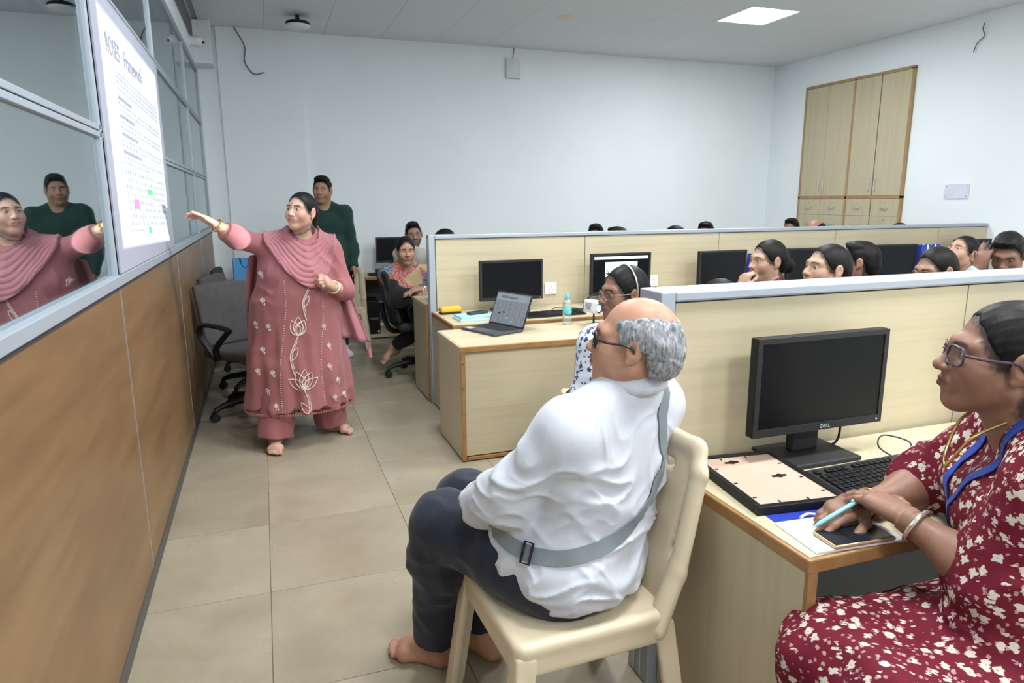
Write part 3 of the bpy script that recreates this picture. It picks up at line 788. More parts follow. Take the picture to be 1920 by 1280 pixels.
t = thing('computer_tower', 'black computer tower standing under the far wall desk', 'computer', (1.555, 7.44, 0.05))
MB().box(-0.055, 0.08, 0.0, 0.36, 0.0, 0.365, 0.005).build('case', blackp, t)
MB().box(-0.03, 0.06, -0.003, 0.002, 0.16, 0.185, 0.001).build('drive_slot', plain('dark_grey_plastic', (0.09, 0.095, 0.10), 0.5), t)
MB().cyl((0.06, -0.004, 0.03), (0.06, 0.001, 0.03), 0.012, 0.012, 16).build('badge', plain('silver_badge', (0.6, 0.6, 0.62), 0.3), t)
cable('tower_cable', 'black cable looping out beside the computer tower', [(1.64, 7.55, 0.28), (1.72, 7.52, 0.25), (1.78, 7.55, 0.17), (1.80, 7.58, 0.07)], 0.006)
cable('tower_cable', 'yellow cable lying beside the computer tower', [(1.66, 7.50, 0.16), (1.72, 7.48, 0.18), (1.78, 7.5, 0.12), (1.86, 7.52, 0.065)], 0.006, plain('yellow_cable', (0.45, 0.42, 0.05), 0.5))

# ------------------------------------------------------------------ laptop, projector and the things on the middle desks
lap = thing('laptop', 'open dark grey laptop showing a page of text', 'laptop', (1.80, 4.01, 0.6755), math.radians(-68))
MB().box(-0.165, 0.165, -0.115, 0.115, 0.0, 0.016, 0.004).build('base', plain('dark_grey_metal', (0.055, 0.06, 0.068), 0.45), lap)
MB().box(-0.14, 0.14, -0.02, 0.09, 0.0158, 0.0172).build('keyboard_field', blackm, lap)
MB().box(-0.05, 0.05, -0.10, -0.035, 0.0158, 0.0168).build('touchpad', plain('touchpad_grey', (0.09, 0.095, 0.105), 0.35), lap)
MB().box(-0.15, -0.085, -0.105, -0.06, 0.0158, 0.0168).build('sticker', plain('sticker_grey', (0.4, 0.42, 0.45), 0.4), lap)
lidm = Matrix.Translation((0, 0.112, 0.014)) @ Matrix.Rotation(math.radians(-22), 4, 'X')
lid = MB().box(-0.165, 0.165, 0.0, 0.008, 0.0, 0.225, 0.003, lidm).build('lid', blackm, lap)
sc = MB().box(-0.155, 0.155, -0.001, 0.001, 0.014, 0.215, mat=lidm).build('screen', doc_mat('laptop_page', (0.16, 0.175, 0.20), (0.05, 0.055, 0.065), 0.5, 30, 7), lap)
rot3 = lidm.to_3x3()
MB().box(-0.15, 0.15, -0.0018, -0.0008, 0.165, 0.21, mat=lidm).build('page_top', glow('laptop_page_plain', (0.16, 0.175, 0.20), 0.5), sc)
wm = lap.matrix_basis
text_mesh('title_text', 'ROSES Framework', 0.020, plain('screen_ink', (0.02, 0.02, 0.03), 0.5), wm @ (lidm @ Vector((-0.03, -0.0025, 0.188))), wm.to_3x3() @ (rot3 @ Vector((1, 0, 0))), wm.to_3x3() @ (rot3 @ Vector((0, 0, 1))), lap, 0.0003)
for (a, b, c, nm_) in ((-0.02, 0.05, (0.1, 0.6, 0.3), 'screen_green'), (-0.10, 0.075, (0.01, 0.01, 0.012), 'screen_black'), (0.03, 0.03, (0.1, 0.5, 0.5), 'screen_teal'), (-0.06, 0.085, (0.01, 0.01, 0.012), 'screen_black')):
    MB().box(a, a+0.02, -0.002, -0.001, b, b+0.008, mat=lidm).build('highlight', plain(nm_, c, 0.5), lap)

PROJ = (2.53, 3.89, 0.675)
prz = math.atan2(1.70*0+3.68-PROJ[1], 0-PROJ[0])+math.pi/2            # its front (local -y) looks at the sheet
pr = thing('projector', 'small white projector on short black feet with its lens lit', 'projector', PROJ, prz)
tilt = Matrix.Translation((0, 0, 0.065)) @ Matrix.Rotation(math.radians(-8), 4, 'X')
MB().box(-0.13, 0.13, -0.10, 0.10, 0.012, 0.092, 0.012, tilt).build('body', whitep, pr)
MB().box(-0.11, 0.11, -0.1008, -0.09, 0.025, 0.078, 0.002, tilt).build('front_panel', plain('projector_front', (0.70, 0.73, 0.78), 0.4), pr)
i_ = MB().cyl((0.07, -0.105, 0.055), (0.07, -0.07, 0.055), 0.03, 0.03, 28); i_.xf(tilt); i_.build('lens_ring', blackm, pr, True)
i_ = MB().cyl((0.07, -0.107, 0.055), (0.07, -0.10, 0.055), 0.022, 0.022, 24); i_.xf(tilt); i_.build('lens', plain('lit_lens', (0.9, 0.95, 1.0), 0.1, emit=(0.9, 0.97, 1.0), es=4), pr, True)
for a, b in ((0.0, -0.09), (-0.10, 0.085), (0.10, 0.085)):
    MB().cyl((a, b, 0), (a, b, 0.09 if b < 0 else 0.07), 0.008, 0.006, 12).build('foot', blackm, pr)
for k in range(5): MB().box(-0.10, -0.03, -0.103, -0.1, 0.032+k*0.009, 0.036+k*0.009, mat=tilt).build('vent_slot', plain('vent_grey', (0.25, 0.27, 0.3), 0.5), pr)
lens_w = pr.matrix_basis @ (tilt @ Vector((0.07, -0.125, 0.055)))
projector_beam(lens_w, pr, pr.matrix_basis.inverted())

bt = thing('water_bottle', 'small clear water bottle with a turquoise cap and label', 'bottle', (2.335, 4.06, 0.6755))
def clear_plastic():
    m, nt, b = nodes('clear_plastic')
    b.inputs['Base Color'].default_value = (0.88, 0.95, 0.96, 1); b.inputs['Roughness'].default_value = 0.08
    b.inputs['Transmission Weight'].default_value = 0.85; b.inputs['IOR'].default_value = 1.2
    return m
clearm = clear_plastic()
pf = [(0.0, 0.0), (0.026, 0.0), (0.029, 0.006)]
for k in range(9):
    z = 0.012+k*0.014; pf += [(0.029, z), (0.0275, z+0.007)]
pf += [(0.029, 0.138), (0.028, 0.15), (0.02, 0.172), (0.0125, 0.182), (0.0125, 0.19)]
MB().lathe(pf, 24).build('shell', clearm, bt, True, 60)
MB().lathe([(0.0295, 0.07), (0.0298, 0.071), (0.0298, 0.114), (0.0295, 0.115)], 24).build('paper_label', plain('turquoise_label', (0.12, 0.55, 0.55), 0.4, var=0.3, vscale=60), bt, True)
MB().lathe([(0.0145, 0.184), (0.0145, 0.202), (0.013, 0.204), (0, 0.204)], 20).build('cap', plain('turquoise_cap', (0.10, 0.60, 0.58), 0.4), bt, True, 40)

fl = thing('file_folder', 'thick pale cyan paper folder lying by the laptop', 'folder', (1.80, 4.39, 0.6905), 0.06)
cy = plain('pale_cyan_paper', (0.36, 0.68, 0.74), 0.6)
for k in range(4): MB().box(-0.125+0.003*k, 0.125-0.002*k, -0.085, 0.085, k*0.0075, k*0.0075+0.0068, 0.001).build('folder_leaf' if k < 3 else 'cover', plain('white_paper', (0.78, 0.80, 0.82), 0.7) if k in (1,) else cy, fl)
t = thing('remote_control', 'slim black remote lying on the cyan folder', 'remote', (1.83, 4.41, 0.7205), 0.35)
MB().box(-0.075, 0.075, -0.026, 0.026, 0.0, 0.018, 0.005).build('remote_body', plain('charcoal_plastic', (0.04, 0.042, 0.046), 0.5), t)
for k in range(6): MB().box(-0.06+k*0.018, -0.05+k*0.018, -0.012, 0.012, 0.0175, 0.0195).build('button', blackm, t)
t = thing('duster', 'yellow board duster with a black felt base', 'duster', (1.705, 4.665, 0.6905), 0.12)
s = Sdf(); s.box((0, 0, 0.032), (0.078, 0.035, 0.02), 0.014)
net_object('yellow_shell', s, (-0.1, -0.06, 0), (0.1, 0.06, 0.08), 0.004, plain('yellow_plastic', (0.72, 0.44, 0.02), 0.4), None).parent = t
MB().box(-0.074, 0.074, -0.033, 0.033, 0.0, 0.014, 0.003).build('felt_base', plain('black_felt', (0.02, 0.02, 0.022), 0.9), t)

def paper_bag(label, x, y, z, rz, w, h, mat, dep=0.08, handle=whitep):
    t = thing('paper_bag', label, 'bag', (x, y, z), rz)
    MB().add([(-w/2, -dep/2, 0), (w/2, -dep/2, 0), (w/2, dep/2, 0), (-w/2, dep/2, 0), (-w/2, -dep/2*0.5, h), (w/2, -dep/2*0.5, h), (w/2, dep/2*0.5, h), (-w/2, dep/2*0.5, h),
              (-w/2+0.004, 0, h*0.5), (w/2-0.004, 0, h*0.5)],
             [(3,2,1,0),(0,1,5,4),(2,3,7,6),(1,2,9),(2,6,9),(6,5,9),(5,1,9),(0,8,3),(3,8,7),(7,8,4),(4,8,0)]).build('bag_body', mat, t)
    for s_ in (-1, 1):
        MB().tube(spline([(-w*0.2, s_*dep*0.27, h-0.05), (-w*0.2, s_*dep*0.27, h-0.0), (-w*0.12, s_*(dep*0.27+0.004), h-0.075), (0, s_*(dep*0.27+0.006), h-0.095), (w*0.12, s_*(dep*0.27+0.004), h-0.075), (w*0.2, s_*dep*0.27, h-0.0), (w*0.2, s_*dep*0.27, h-0.05)], 5), 0.006, 6).build('handle', handle, t, True)
    return t
bluem = plain('royal_blue_paper', (0.025, 0.045, 0.36), 0.4)
paper_bag('royal blue paper bag beside the woman resting her cheek on her hand', 4.30, 4.62, 0.69, 0.0, 0.22, 0.35, bluem)
paper_bag('royal blue paper bag half hidden by a dark haired head', 5.29, 4.60, 0.69, 0.0, 0.30, 0.36, bluem)
paper_bag('royal blue paper bag with white handles right of the dark monitor pair', 6.125, 4.60, 0.69, 0.0, 0.23, 0.375, bluem)
paper_bag('bright sky blue bag on the desk against the far wall', 0.30, 7.52, 0.672, 0.15, 0.22, 0.24, plain('sky_blue_paper', (0.03, 0.30, 0.66), 0.4), 0.1, plain('blue_cord', (0.02, 0.12, 0.3), 0.5))

# ------------------------------------------------------------------ things on the near desk
fr = thing('picture_frame', 'black picture frame lying face down with its pale backing up', 'picture frame', (1.728, 1.41, 0.7205), 0.0)
fw, fh = 0.255, 0.345
def skew(m): return m
fmat = Matrix.Rotation(math.radians(-7), 4, 'Z')
for (a, b, c, d_) in ((-fw/2, fw/2, -fh/2, -fh/2+0.018), (-fw/2, fw/2, fh/2-0.018, fh/2), (-fw/2, -fw/2+0.018, -fh/2+0.018, fh/2-0.018), (fw/2-0.018, fw/2, -fh/2+0.018, fh/2-0.018)):
    MB().box(a, b, c, d_, 0, 0.022, 0.002, fmat).build('frame_side', blackp, fr)
MB().box(-fw/2+0.016, fw/2-0.016, -fh/2+0.016, fh/2-0.016, 0.004, 0.017, mat=fmat).build('backing_board', plain('pale_pinkish_board', (0.54, 0.385, 0.295), 0.8, var=0.04), fr)
for y in (-0.11, -0.02, 0.08):
    for sx in (-1, 1): MB().box(sx*(fw/2-0.03)-0.005, sx*(fw/2-0.03)+0.005, y-0.0012, y+0.0012, 0.017, 0.0195, mat=fmat).build('holding_pin', blackp, fr)
for x in (-0.05, 0.03):
    for y in (-1, 1): MB().box(x-0.0012, x+0.0012, y*(fh/2-0.03)-0.005, y*(fh/2-0.03)+0.005, 0.017, 0.0195, mat=fmat).build('holding_pin', blackp, fr)
for (x, y) in ((-0.03, 0.115), (0.045, 0.0)):
    i_ = MB().tube(arc((x, y, 0.019), 0.008, 0, 2*math.pi, 10, (1, 0, 0), (0, 1, 0))[:-1], 0.002, 6, True)
    i_.box(x-0.022, x+0.006, y-0.004, y+0.004, 0.017, 0.0195); i_.box(x+0.004, x+0.02, y-0.002, y+0.006, 0.017, 0.0195)
    i_.xf(fmat); i_.build('hanging_hook', blackp, fr)
o = thing('paper_bag', 'royal blue paper bag lying flat under the picture frame', 'bag', (1.70, 1.235, 0.7201), -0.1)
MB().box(-0.10, 0.12, -0.045, 0.12, 0.0, 0.0004).build('bag_sheet', bluem, o)
MB().tube(spline([(-0.03, -0.03, 0.004), (0.0, -0.02, 0.005), (0.03, -0.035, 0.004), (0.06, -0.05, 0.004)], 6), 0.0035, 6).build('handle', whitep, o, True)
nb = thing('notepad', 'white notepad lying open at the corner of the near desk', 'notepad', (1.70, 1.125, 0.7208), math.radians(-5))
for k in range(3): MB().box(-0.115+0.002*k, 0.115, -0.075, 0.075-0.002*k, k*0.0016, k*0.0016+0.0014).build('sheet', plain('notepad_paper', (0.74, 0.76, 0.82), 0.7), nb)
ph = thing('smartphone', 'black smartphone with a gold edge lying on the notepad', 'phone', (1.705, 1.085, 0.7262), math.radians(-4))
MB().box(-0.08, 0.08, -0.038, 0.038, 0.0, 0.0085, 0.003).build('case', plain('gold_edge', (0.55, 0.36, 0.20), 0.35, 0.4), ph)
MB().box(-0.077, 0.077, -0.035, 0.035, 0.0078, 0.0092, 0.0005).build('screen', screenm, ph)
MB().box(-0.02, 0.075, -0.034, 0.034, 0.0091, 0.0094).build('screen_patch', plain('phone_dark_blue_grey', (0.012, 0.016, 0.022), 0.2), ph)  # slightly lighter, bluish patch over part of the screen

# ------------------------------------------------------------------ office chairs
fabric = plain('brown_grey_fabric', (0.075, 0.068, 0.07), 0.85, var=0.12, vscale=20, bmp=0.3, bscale=700)
blackfab = plain('black_mesh_fabric', (0.016, 0.015, 0.017), 0.8, bmp=0.4, bscale=900)
def office_chair(label, loc, rz, fab, arms=True, group=None):
    """faces local -y"""
    t = thing('office_chair', label, 'office chair', loc, rz, group)
    s = Sdf(); s.box((0, 0.0, 0.455), (0.24, 0.235, 0.035), 0.03); s.seg((-0.2, -0.22, 0.45), (0.2, -0.22, 0.45), 0.035, 0.035, 0.03)
    lo, hi = (-0.35, -0.4, 0.3), (0.35, 0.4, 1.1)
    net_object('seat', s, lo, hi, 0.011, fab, None).parent = t
    s = Sdf(); R = np.array(Matrix.Rotation(math.radians(-14), 3, 'X'))
    s.box((0, 0.275, 0.70), (0.225, 0.028, 0.225), 0.026, 0.02, R)
    s.disp(lambda p, d: 0.25*p[:, 0]**2)
    net_object('backrest', s, lo, (0.35, 0.55, 1.15), 0.011, fab, None).parent = t
    MB().tube(spline([(0, 0.1, 0.41), (0, 0.25, 0.40), (0, 0.31, 0.5), (0, 0.335, 0.65)], 6), 0.022, 8, flat=((1, 0, 0), 2.0)).build('back_bar', blackp, t, True)
    if arms:
        for sx in (-1, 1):
            MB().tube(spline([(sx*0.25, 0.05, 0.43), (sx*0.29, 0.0, 0.52), (sx*0.295, -0.13, 0.63), (sx*0.295, -0.16, 0.655), (sx*0.295, -0.05, 0.67), (sx*0.295, 0.12, 0.665), (sx*0.285, 0.17, 0.60), (sx*0.26, 0.12, 0.5), (sx*0.25, 0.06, 0.43)], 5), 0.016, 8, flat=((1, 0, 0), 1.5)).build('armrest', blackp, t, True)
    MB().cyl((0, 0, 0.10), (0, 0, 0.30), 0.03, 0.028, 16).cyl((0, 0, 0.3), (0, 0, 0.42), 0.02, 0.02, 16).build('gas_column', blackp, t, True)
    MB().box(-0.09, 0.09, -0.1, 0.1, 0.395, 0.425, 0.006).build('tilt_plate', blackp, t)
    for k in range(5):
        a = 2*math.pi*k/5+0.35; c, s_ = math.cos(a), math.sin(a)
        lg = MB().tube(spline([(0.02*c, 0.02*s_, 0.115), (0.13*c, 0.13*s_, 0.118), (0.24*c, 0.24*s_, 0.10), (0.30*c, 0.30*s_, 0.075)], 5), [0.026]*6+[0.022]*5+[0.018]*5, 8).build('base_leg', blackp, t, True)
        cs = MB()
        for off in (-0.013, 0.013): cs.cyl((0.30*c-(off+0.009)*s_, 0.30*s_+(off+0.009)*c, 0.029), (0.30*c-(off-0.009)*s_, 0.30*s_+(off-0.009)*c, 0.029), 0.029, 0.029, 16)
        cs.box(0.3*c-0.012, 0.3*c+0.012, 0.3*s_-0.012, 0.3*s_+0.012, 0.03, 0.075)
        cs.build('caster', blackm, lg, True)
    return t
oc = office_chair('brown grey fabric office chair standing against the wood panels', (0.385, 5.02, 0), math.radians(38), fabric)
dup(oc, (0.40, 5.72, 0), math.radians(70), 'brown grey office chair squeezed between two other chairs by the glass wall')
office_chair('black mesh office chair standing last in line along the wood panels', (0.42, 6.40, 0), math.radians(84), blackfab)
office_chair('black office chair in which the woman in the patterned kurta sits', (1.72, 5.72, 0), math.radians(92), blackfab)
t = thing('folded_cloth', 'folded white cloth with dark stripes lying on a chair', 'cloth', (0.46, 6.38, 0.49), 0.2)
r_ = []
for i in range(14):
    r_.append([(-0.16+0.32*j/15, -0.13+0.26*i/13, 0.05+0.02*math.sin(j*0.8+i*0.5)+0.12*math.exp(-((j-4)/5)**2)) for j in range(16)])
striped = None
m_, nt_, b_ = nodes('striped_cloth'); w_ = N(nt_, 'ShaderNodeTexWave'); w_.inputs['Scale'].default_value = 4.0; w_.inputs['Distortion'].default_value = 2.0
L(nt_, coords(nt_), w_.inputs['Vector']); L(nt_, ramp(nt_, w_.outputs['Fac'], [(0.2, (0.08, 0.08, 0.09)), (0.35, (0.7, 0.7, 0.66))]), b_.inputs['Base Color'])
o = MB().grid(r_).build('cloth_sheet', m_, t, True, 180); md = o.modifiers.new('thick', 'SOLIDIFY'); md.thickness = 0.01

# ------------------------------------------------------------------ moulded plastic chairs
def plastic_mat():
    return plain('cream_moulded_plastic', (0.60, 0.505, 0.36), 0.35, var=0.03, vscale=3)
plm = plastic_mat()
def plastic_chair(label, loc, rz, group=None):
    """faces local -y"""
    t = thing('plastic_chair', label, 'chair', loc, rz, group)
    lo, hi = (-0.4, -0.5, -0.02), (0.4, 0.6, 1.0)
    s = Sdf(); s.box((0, 0, 0.425), (0.215, 0.215, 0.016), 0.014)
    for sx in (-1, 1): s.box((sx*0.208, 0.0, 0.395), (0.013, 0.205, 0.042), 0.012, 0.02)
    s.box((0, -0.208, 0.395), (0.205, 0.013, 0.042), 0.012, 0.02); s.box((0, 0.208, 0.40), (0.205, 0.013, 0.035), 0.012, 0.02)
    s.ell((0, 0.0, 0.47), (0.19, 0.19, 0.042), 0.03, op='-')
    net_object('seat', s, lo, hi, 0.0065, plm, None).parent = t
    s = Sdf(); R = np.array(Matrix.Rotation(math.radians(-13), 3, 'X'))
    ax = R @ V(0, 0, 1); b0 = V(0, 0.205, 0.42)
    s.box(b0+ax*0.225, (0.165, 0.010, 0.225), 0.009, 0.01, R)
    for sx in (-1, 1):
        s.chain([b0+V(sx*0.20, -0.03, -0.03), b0+V(sx*0.203, 0, 0)+ax*0.12, b0+V(sx*0.195, 0, 0)+ax*0.38, b0+V(sx*0.165, 0.004, 0)+ax*0.435], [0.034, 0.029, 0.027, 0.024], 0.03, (V(0, 1, 0), 1.5))
    s.seg(b0+V(-0.165, 0.004, 0)+ax*0.435, b0+V(0.165, 0.004, 0)+ax*0.435, 0.026, 0.026, 0.02, (V(0, 1, 0), 1.5))
    s.box(b0+ax*0.37, (0.10, 0.06, 0.012), 0.012, 0.008, R, op='-')
    s.disp(lambda p, d: -0.0*d)
    net_object('backrest', s, lo, hi, 0.0065, plm, None).parent = t
    for sx in (-1, 1):
        for sy in (-1, 1):
            top = V(sx*0.193, sy*0.193, 0.40); bot = V(sx*0.235, sy*0.24, 0.0)
            s = Sdf(); n1 = unit(V(sx, 0, 0)); n2 = unit(V(0, sy, 0))
            d = unit(bot-top)
            R3 = np.stack([unit(np.cross(V(0, 1, 0), -d)), np.cross(-d, unit(np.cross(V(0, 1, 0), -d))), -d], 1)
            c = (top+bot)/2; hl_ = np.linalg.norm(bot-top)/2
            s.box(c, (0.028, 0.028, hl_+0.01), 0.008, 0.01, R3)
            s.box(top+V(-sx*0.035, sy*0.008, -0.01), (0.03, 0.007, 0.02), 0.006, 0.03); s.box(top+V(sx*0.008, -sy*0.035, -0.01), (0.007, 0.03, 0.02), 0.006, 0.03)
            s.box(c+V(-sx*0.018, -sy*0.018, -0.05), (0.030, 0.030, hl_), 0.004, 0.006, R3, op='-')
            s.plane((0, 0, 0.0), (0, 0, -1)); s.plane((0, 0, 0.432), (0, 0, 1))
            net_object('leg', s, lo, hi, 0.0065, plm, None).parent = t
    return t
pc = plastic_chair('cream plastic chair on which the elderly man in the white shirt sits', (1.205, 1.57, 0), math.radians(-88))
dup(pc, (2.16, 3.14, 0), math.radians(165), 'cream plastic chair whose back shows between the elderly man and the maple desk')
dup(pc, (1.22, 7.12, 0), math.radians(172), 'cream plastic chair behind the dangling end of the pink scarf')

# ------------------------------------------------------------------ people
def skin_mat():
    m, nt, b = nodes('skin')
    a = N(nt, 'ShaderNodeVertexColor', layer_name='Col')
    v = coords(nt); n = noise(nt, v, 60, 3)
    mx = N(nt, 'ShaderNodeMix', data_type='RGBA', blend_type='MULTIPLY'); mx.inputs[0].default_value = 1.0
    L(nt, a.outputs['Color'], mx.inputs[6]); L(nt, ramp(nt, n, [(0.3, (0.93, 0.92, 0.92)), (0.7, (1.05, 1.05, 1.05))]), mx.inputs[7])
    L(nt, mx.outputs[2], b.inputs['Base Color']); b.inputs['Roughness'].default_value = 0.48; b.inputs['Specular IOR Level'].default_value = 0.4
    b.inputs['Subsurface Weight'].default_value = 0.08; b.inputs['Subsurface Radius'].default_value = (0.012, 0.005, 0.003); b.inputs['Subsurface Scale'].default_value = 0.5
    bump(nt, b, noise(nt, v, 400, 2), 0.06, 0.002)
    return m
skinm = skin_mat()
def hair_mat(name, col, hi, rough=0.42):
    if name in MATS: return MATS[name]
    m, nt, b = nodes(name); v = coords(nt, (150, 150, 26))
    n = noise(nt, v, 1.0, 3, 0.6)
    L(nt, ramp(nt, n, [(0.32, col), (0.72, hi)]), b.inputs['Base Color']); b.inputs['Roughness'].default_value = rough
    b.inputs['Specular IOR Level'].default_value = 0.16
    bump(nt, b, n, 0.35, 0.002); MATS[name] = m; return m
hair_black = hair_mat('black_hair', (0.005, 0.0045, 0.0045), (0.013, 0.011, 0.011), 0.5)
hair_grey = hair_mat('silver_grey_hair', (0.10, 0.105, 0.115), (0.42, 0.43, 0.45), 0.5)
def cloth(name, col, rough=0.85, var=0.08, weave=900, bmp=0.15, spec=0.2):
    if name in MATS: return MATS[name]
    m, nt, b = nodes(name); v = coords(nt)
    n = noise(nt, v, 7, 3)
    L(nt, ramp(nt, n, [(0.3, tuple(c*(1-var) for c in col)), (0.7, tuple(min(1, c*(1+var)) for c in col))]), b.inputs['Base Color'])
    b.inputs['Roughness'].default_value = rough; b.inputs['Specular IOR Level'].default_value = spec
    b.inputs['Sheen Weight'].default_value = 0.15
    w = N(nt, 'ShaderNodeMath', operation='ADD'); L(nt, noise(nt, coords(nt, (1, 1, 0.08)), weave, 1), w.inputs[0]); L(nt, noise(nt, coords(nt, (0.08, 0.08, 1)), weave, 1), w.inputs[1])
    bump(nt, b, w.outputs[0], bmp, 0.002); MATS[name] = m; return m
def floral(name, base, petal, dot, scale=13.0, centre=(0.55, 0.35, 0.25), psize=0.30, dsize=0.16, dscale=2.3):
    """flowers: voronoi cells whose petals follow the angle round the cell centre, plus small leaves"""
    m, nt, b = nodes(name); v = coords(nt)
    wv = N(nt, 'ShaderNodeTexNoise'); wv.inputs['Scale'].default_value = scale*2.2; L(nt, v, wv.inputs['Vector'])
    def vor(sc, thr, soft, jit):
        t = N(nt, 'ShaderNodeTexVoronoi', voronoi_dimensions='3D'); t.inputs['Scale'].default_value = sc; t.inputs['Randomness'].default_value = jit
        ad = N(nt, 'ShaderNodeMixRGB', blend_type='ADD'); ad.inputs[0].default_value = 0.35/sc
        L(nt, v, ad.inputs[1]); L(nt, wv.outputs['Color'], ad.inputs[2]); L(nt, ad.outputs[0], t.inputs['Vector'])
        df = N(nt, 'ShaderNodeVectorMath', operation='SUBTRACT')
        mm = N(nt, 'ShaderNodeVectorMath', operation='SCALE'); mm.inputs['Scale'].default_value = 1.0
        L(nt, ad.outputs[0], mm.inputs[0]); L(nt, mm.outputs[0], df.inputs[0]); L(nt, t.outputs['Position'], df.inputs[1])
        sx = N(nt, 'ShaderNodeSeparateXYZ'); L(nt, df.outputs[0], sx.inputs[0])
        at = N(nt, 'ShaderNodeMath', operation='ARCTAN2'); L(nt, sx.outputs[2], at.inputs[0])
        xy = N(nt, 'ShaderNodeMath', operation='ADD'); L(nt, sx.outputs[0], xy.inputs[0]); L(nt, sx.outputs[1], xy.inputs[1]); L(nt, xy.outputs[0], at.inputs[1])
        m5 = N(nt, 'ShaderNodeMath', operation='MULTIPLY'); L(nt, at.outputs[0], m5.inputs[0]); m5.inputs[1].default_value = 5.0
        sn = N(nt, 'ShaderNodeMath', operation='SINE'); L(nt, m5.outputs[0], sn.inputs[0])
        ma = N(nt, 'ShaderNodeMath', operation='MULTIPLY_ADD'); L(nt, sn.outputs[0], ma.inputs[0]); ma.inputs[1].default_value = -0.07; L(nt, t.outputs['Distance'], ma.inputs[2])
        return ramp(nt, ma.outputs[0], [(thr-soft, (1,)*3), (thr+soft, (0,)*3)]), ramp(nt, t.outputs['Distance'], [(0.06, (1,)*3), (0.10, (0,)*3)])
    f1, c1 = vor(scale, psize, 0.015, 0.9); f2, _ = vor(scale*dscale, dsize, 0.02, 1.0)
    def mix(fac, a, c):
        n = N(nt, 'ShaderNodeMixRGB'); L(nt, fac, n.inputs[0])
        for i, q in ((1, a), (2, c)):
            if isinstance(q, tuple): n.inputs[i].default_value = (*q, 1)
            else: L(nt, q, n.inputs[i])
        return n.outputs[0]
    c = mix(f2, base, dot); c = mix(f1, c, petal); c = mix(c1, c, centre)
    L(nt, c, b.inputs['Base Color']); b.inputs['Roughness'].default_value = 0.8; b.inputs['Specular IOR Level'].default_value = 0.2
    bump(nt, b, noise(nt, v, 800, 1), 0.1, 0.002)
    return m

def bounds(sdf, pad=0.03):
    lo = np.full(3, 1e9); hi = np.full(3, -1e9)
    for o in sdf.ops:
        if o[0] != '+': continue
        if o[1] == 'seg': pts = [(o[2], max(o[4], o[5])*(1 if o[7] is None else max(1, 1/o[7][1]))), (o[3], max(o[4], o[5])*(1 if o[7] is None else max(1, 1/o[7][1])))]
        else: pts = [(o[2], np.linalg.norm(o[3]) if o[1] == 'box' else np.max(o[3]))]
        for c, r in pts: lo = np.minimum(lo, c-r); hi = np.maximum(hi, c+r)
    return lo-pad, hi+pad
def netobj(name, sdf, h, mat, parent, zones=(), col=None, label=None, box=None):
    lo, hi = box or bounds(sdf); return net_object(name, sdf, lo, hi, h, mat, parent, zones, col, label)

def add_head(S, fr, fem=True, jaw=1.0, full=1.0):
    p, sc = fr.p, fr.sc
    def E(c, r, k, op='+'): S.ell(p(c), np.array(r)*sc, k*sc, fr.R, op)
    def G(a, b, ra, rb, k, op='+'): S.seg(p(a), p(b), ra*sc, rb*sc, k*sc, op=op)
    E((0, -0.018, 0.03), (0.076, 0.097, 0.088), 0.02)
    E((0, 0.028, -0.034), (0.059*full, 0.060, 0.078), 0.03)
    for s in (-1, 1):
        G((s*0.046*jaw, -0.008, -0.055), (0, 0.056, -0.096), 0.025*full, 0.020, 0.03)
        E((s*0.036, 0.056, -0.03), (0.028*full, 0.030, 0.032), 0.025)
        G((0, 0.081, 0.021), (s*0.044, 0.066, 0.022), 0.013, 0.012, 0.02)
    E((0, 0.066, -0.1), (0.024*jaw, 0.020, 0.018), 0.02)
    for s in (-1, 1): E((s*0.031, 0.098, 0.001), (0.021, 0.018, 0.012), 0.014, '-')
    for s in (-1, 1): E((s*0.031, 0.0705, 0.001), (0.0155, 0.0145, 0.0125), 0.003)
    G((0, 0.082, 0.012), (0, 0.106, -0.028), 0.0075, 0.0115, 0.014)
    E((0, 0.109, -0.031), (0.0125, 0.0105, 0.0105), 0.008)
    for s in (-1, 1): E((s*0.0135, 0.098, -0.034), (0.0085, 0.011, 0.008), 0.006)
    E((0, 0.082, -0.062), (0.031, 0.017, 0.022), 0.016)
    for s in (-1, 1):
        G((s*0.023, 0.089, -0.060), (s*0.004, 0.099, -0.0575), 0.003, 0.0052, 0.004)
        G((s*0.020, 0.089, -0.0665), (0, 0.0975, -0.0685), 0.004, 0.0068, 0.004)
    for s in (-1, 1):
        E((s*0.080, -0.014, -0.004), (0.0125, 0.021, 0.035), 0.007)
        E((s*0.094, -0.009, 0.000), (0.0085, 0.012, 0.021), 0.004, '-')
        E((s*0.081, -0.004, -0.033), (0.007, 0.009, 0.010), 0.005)
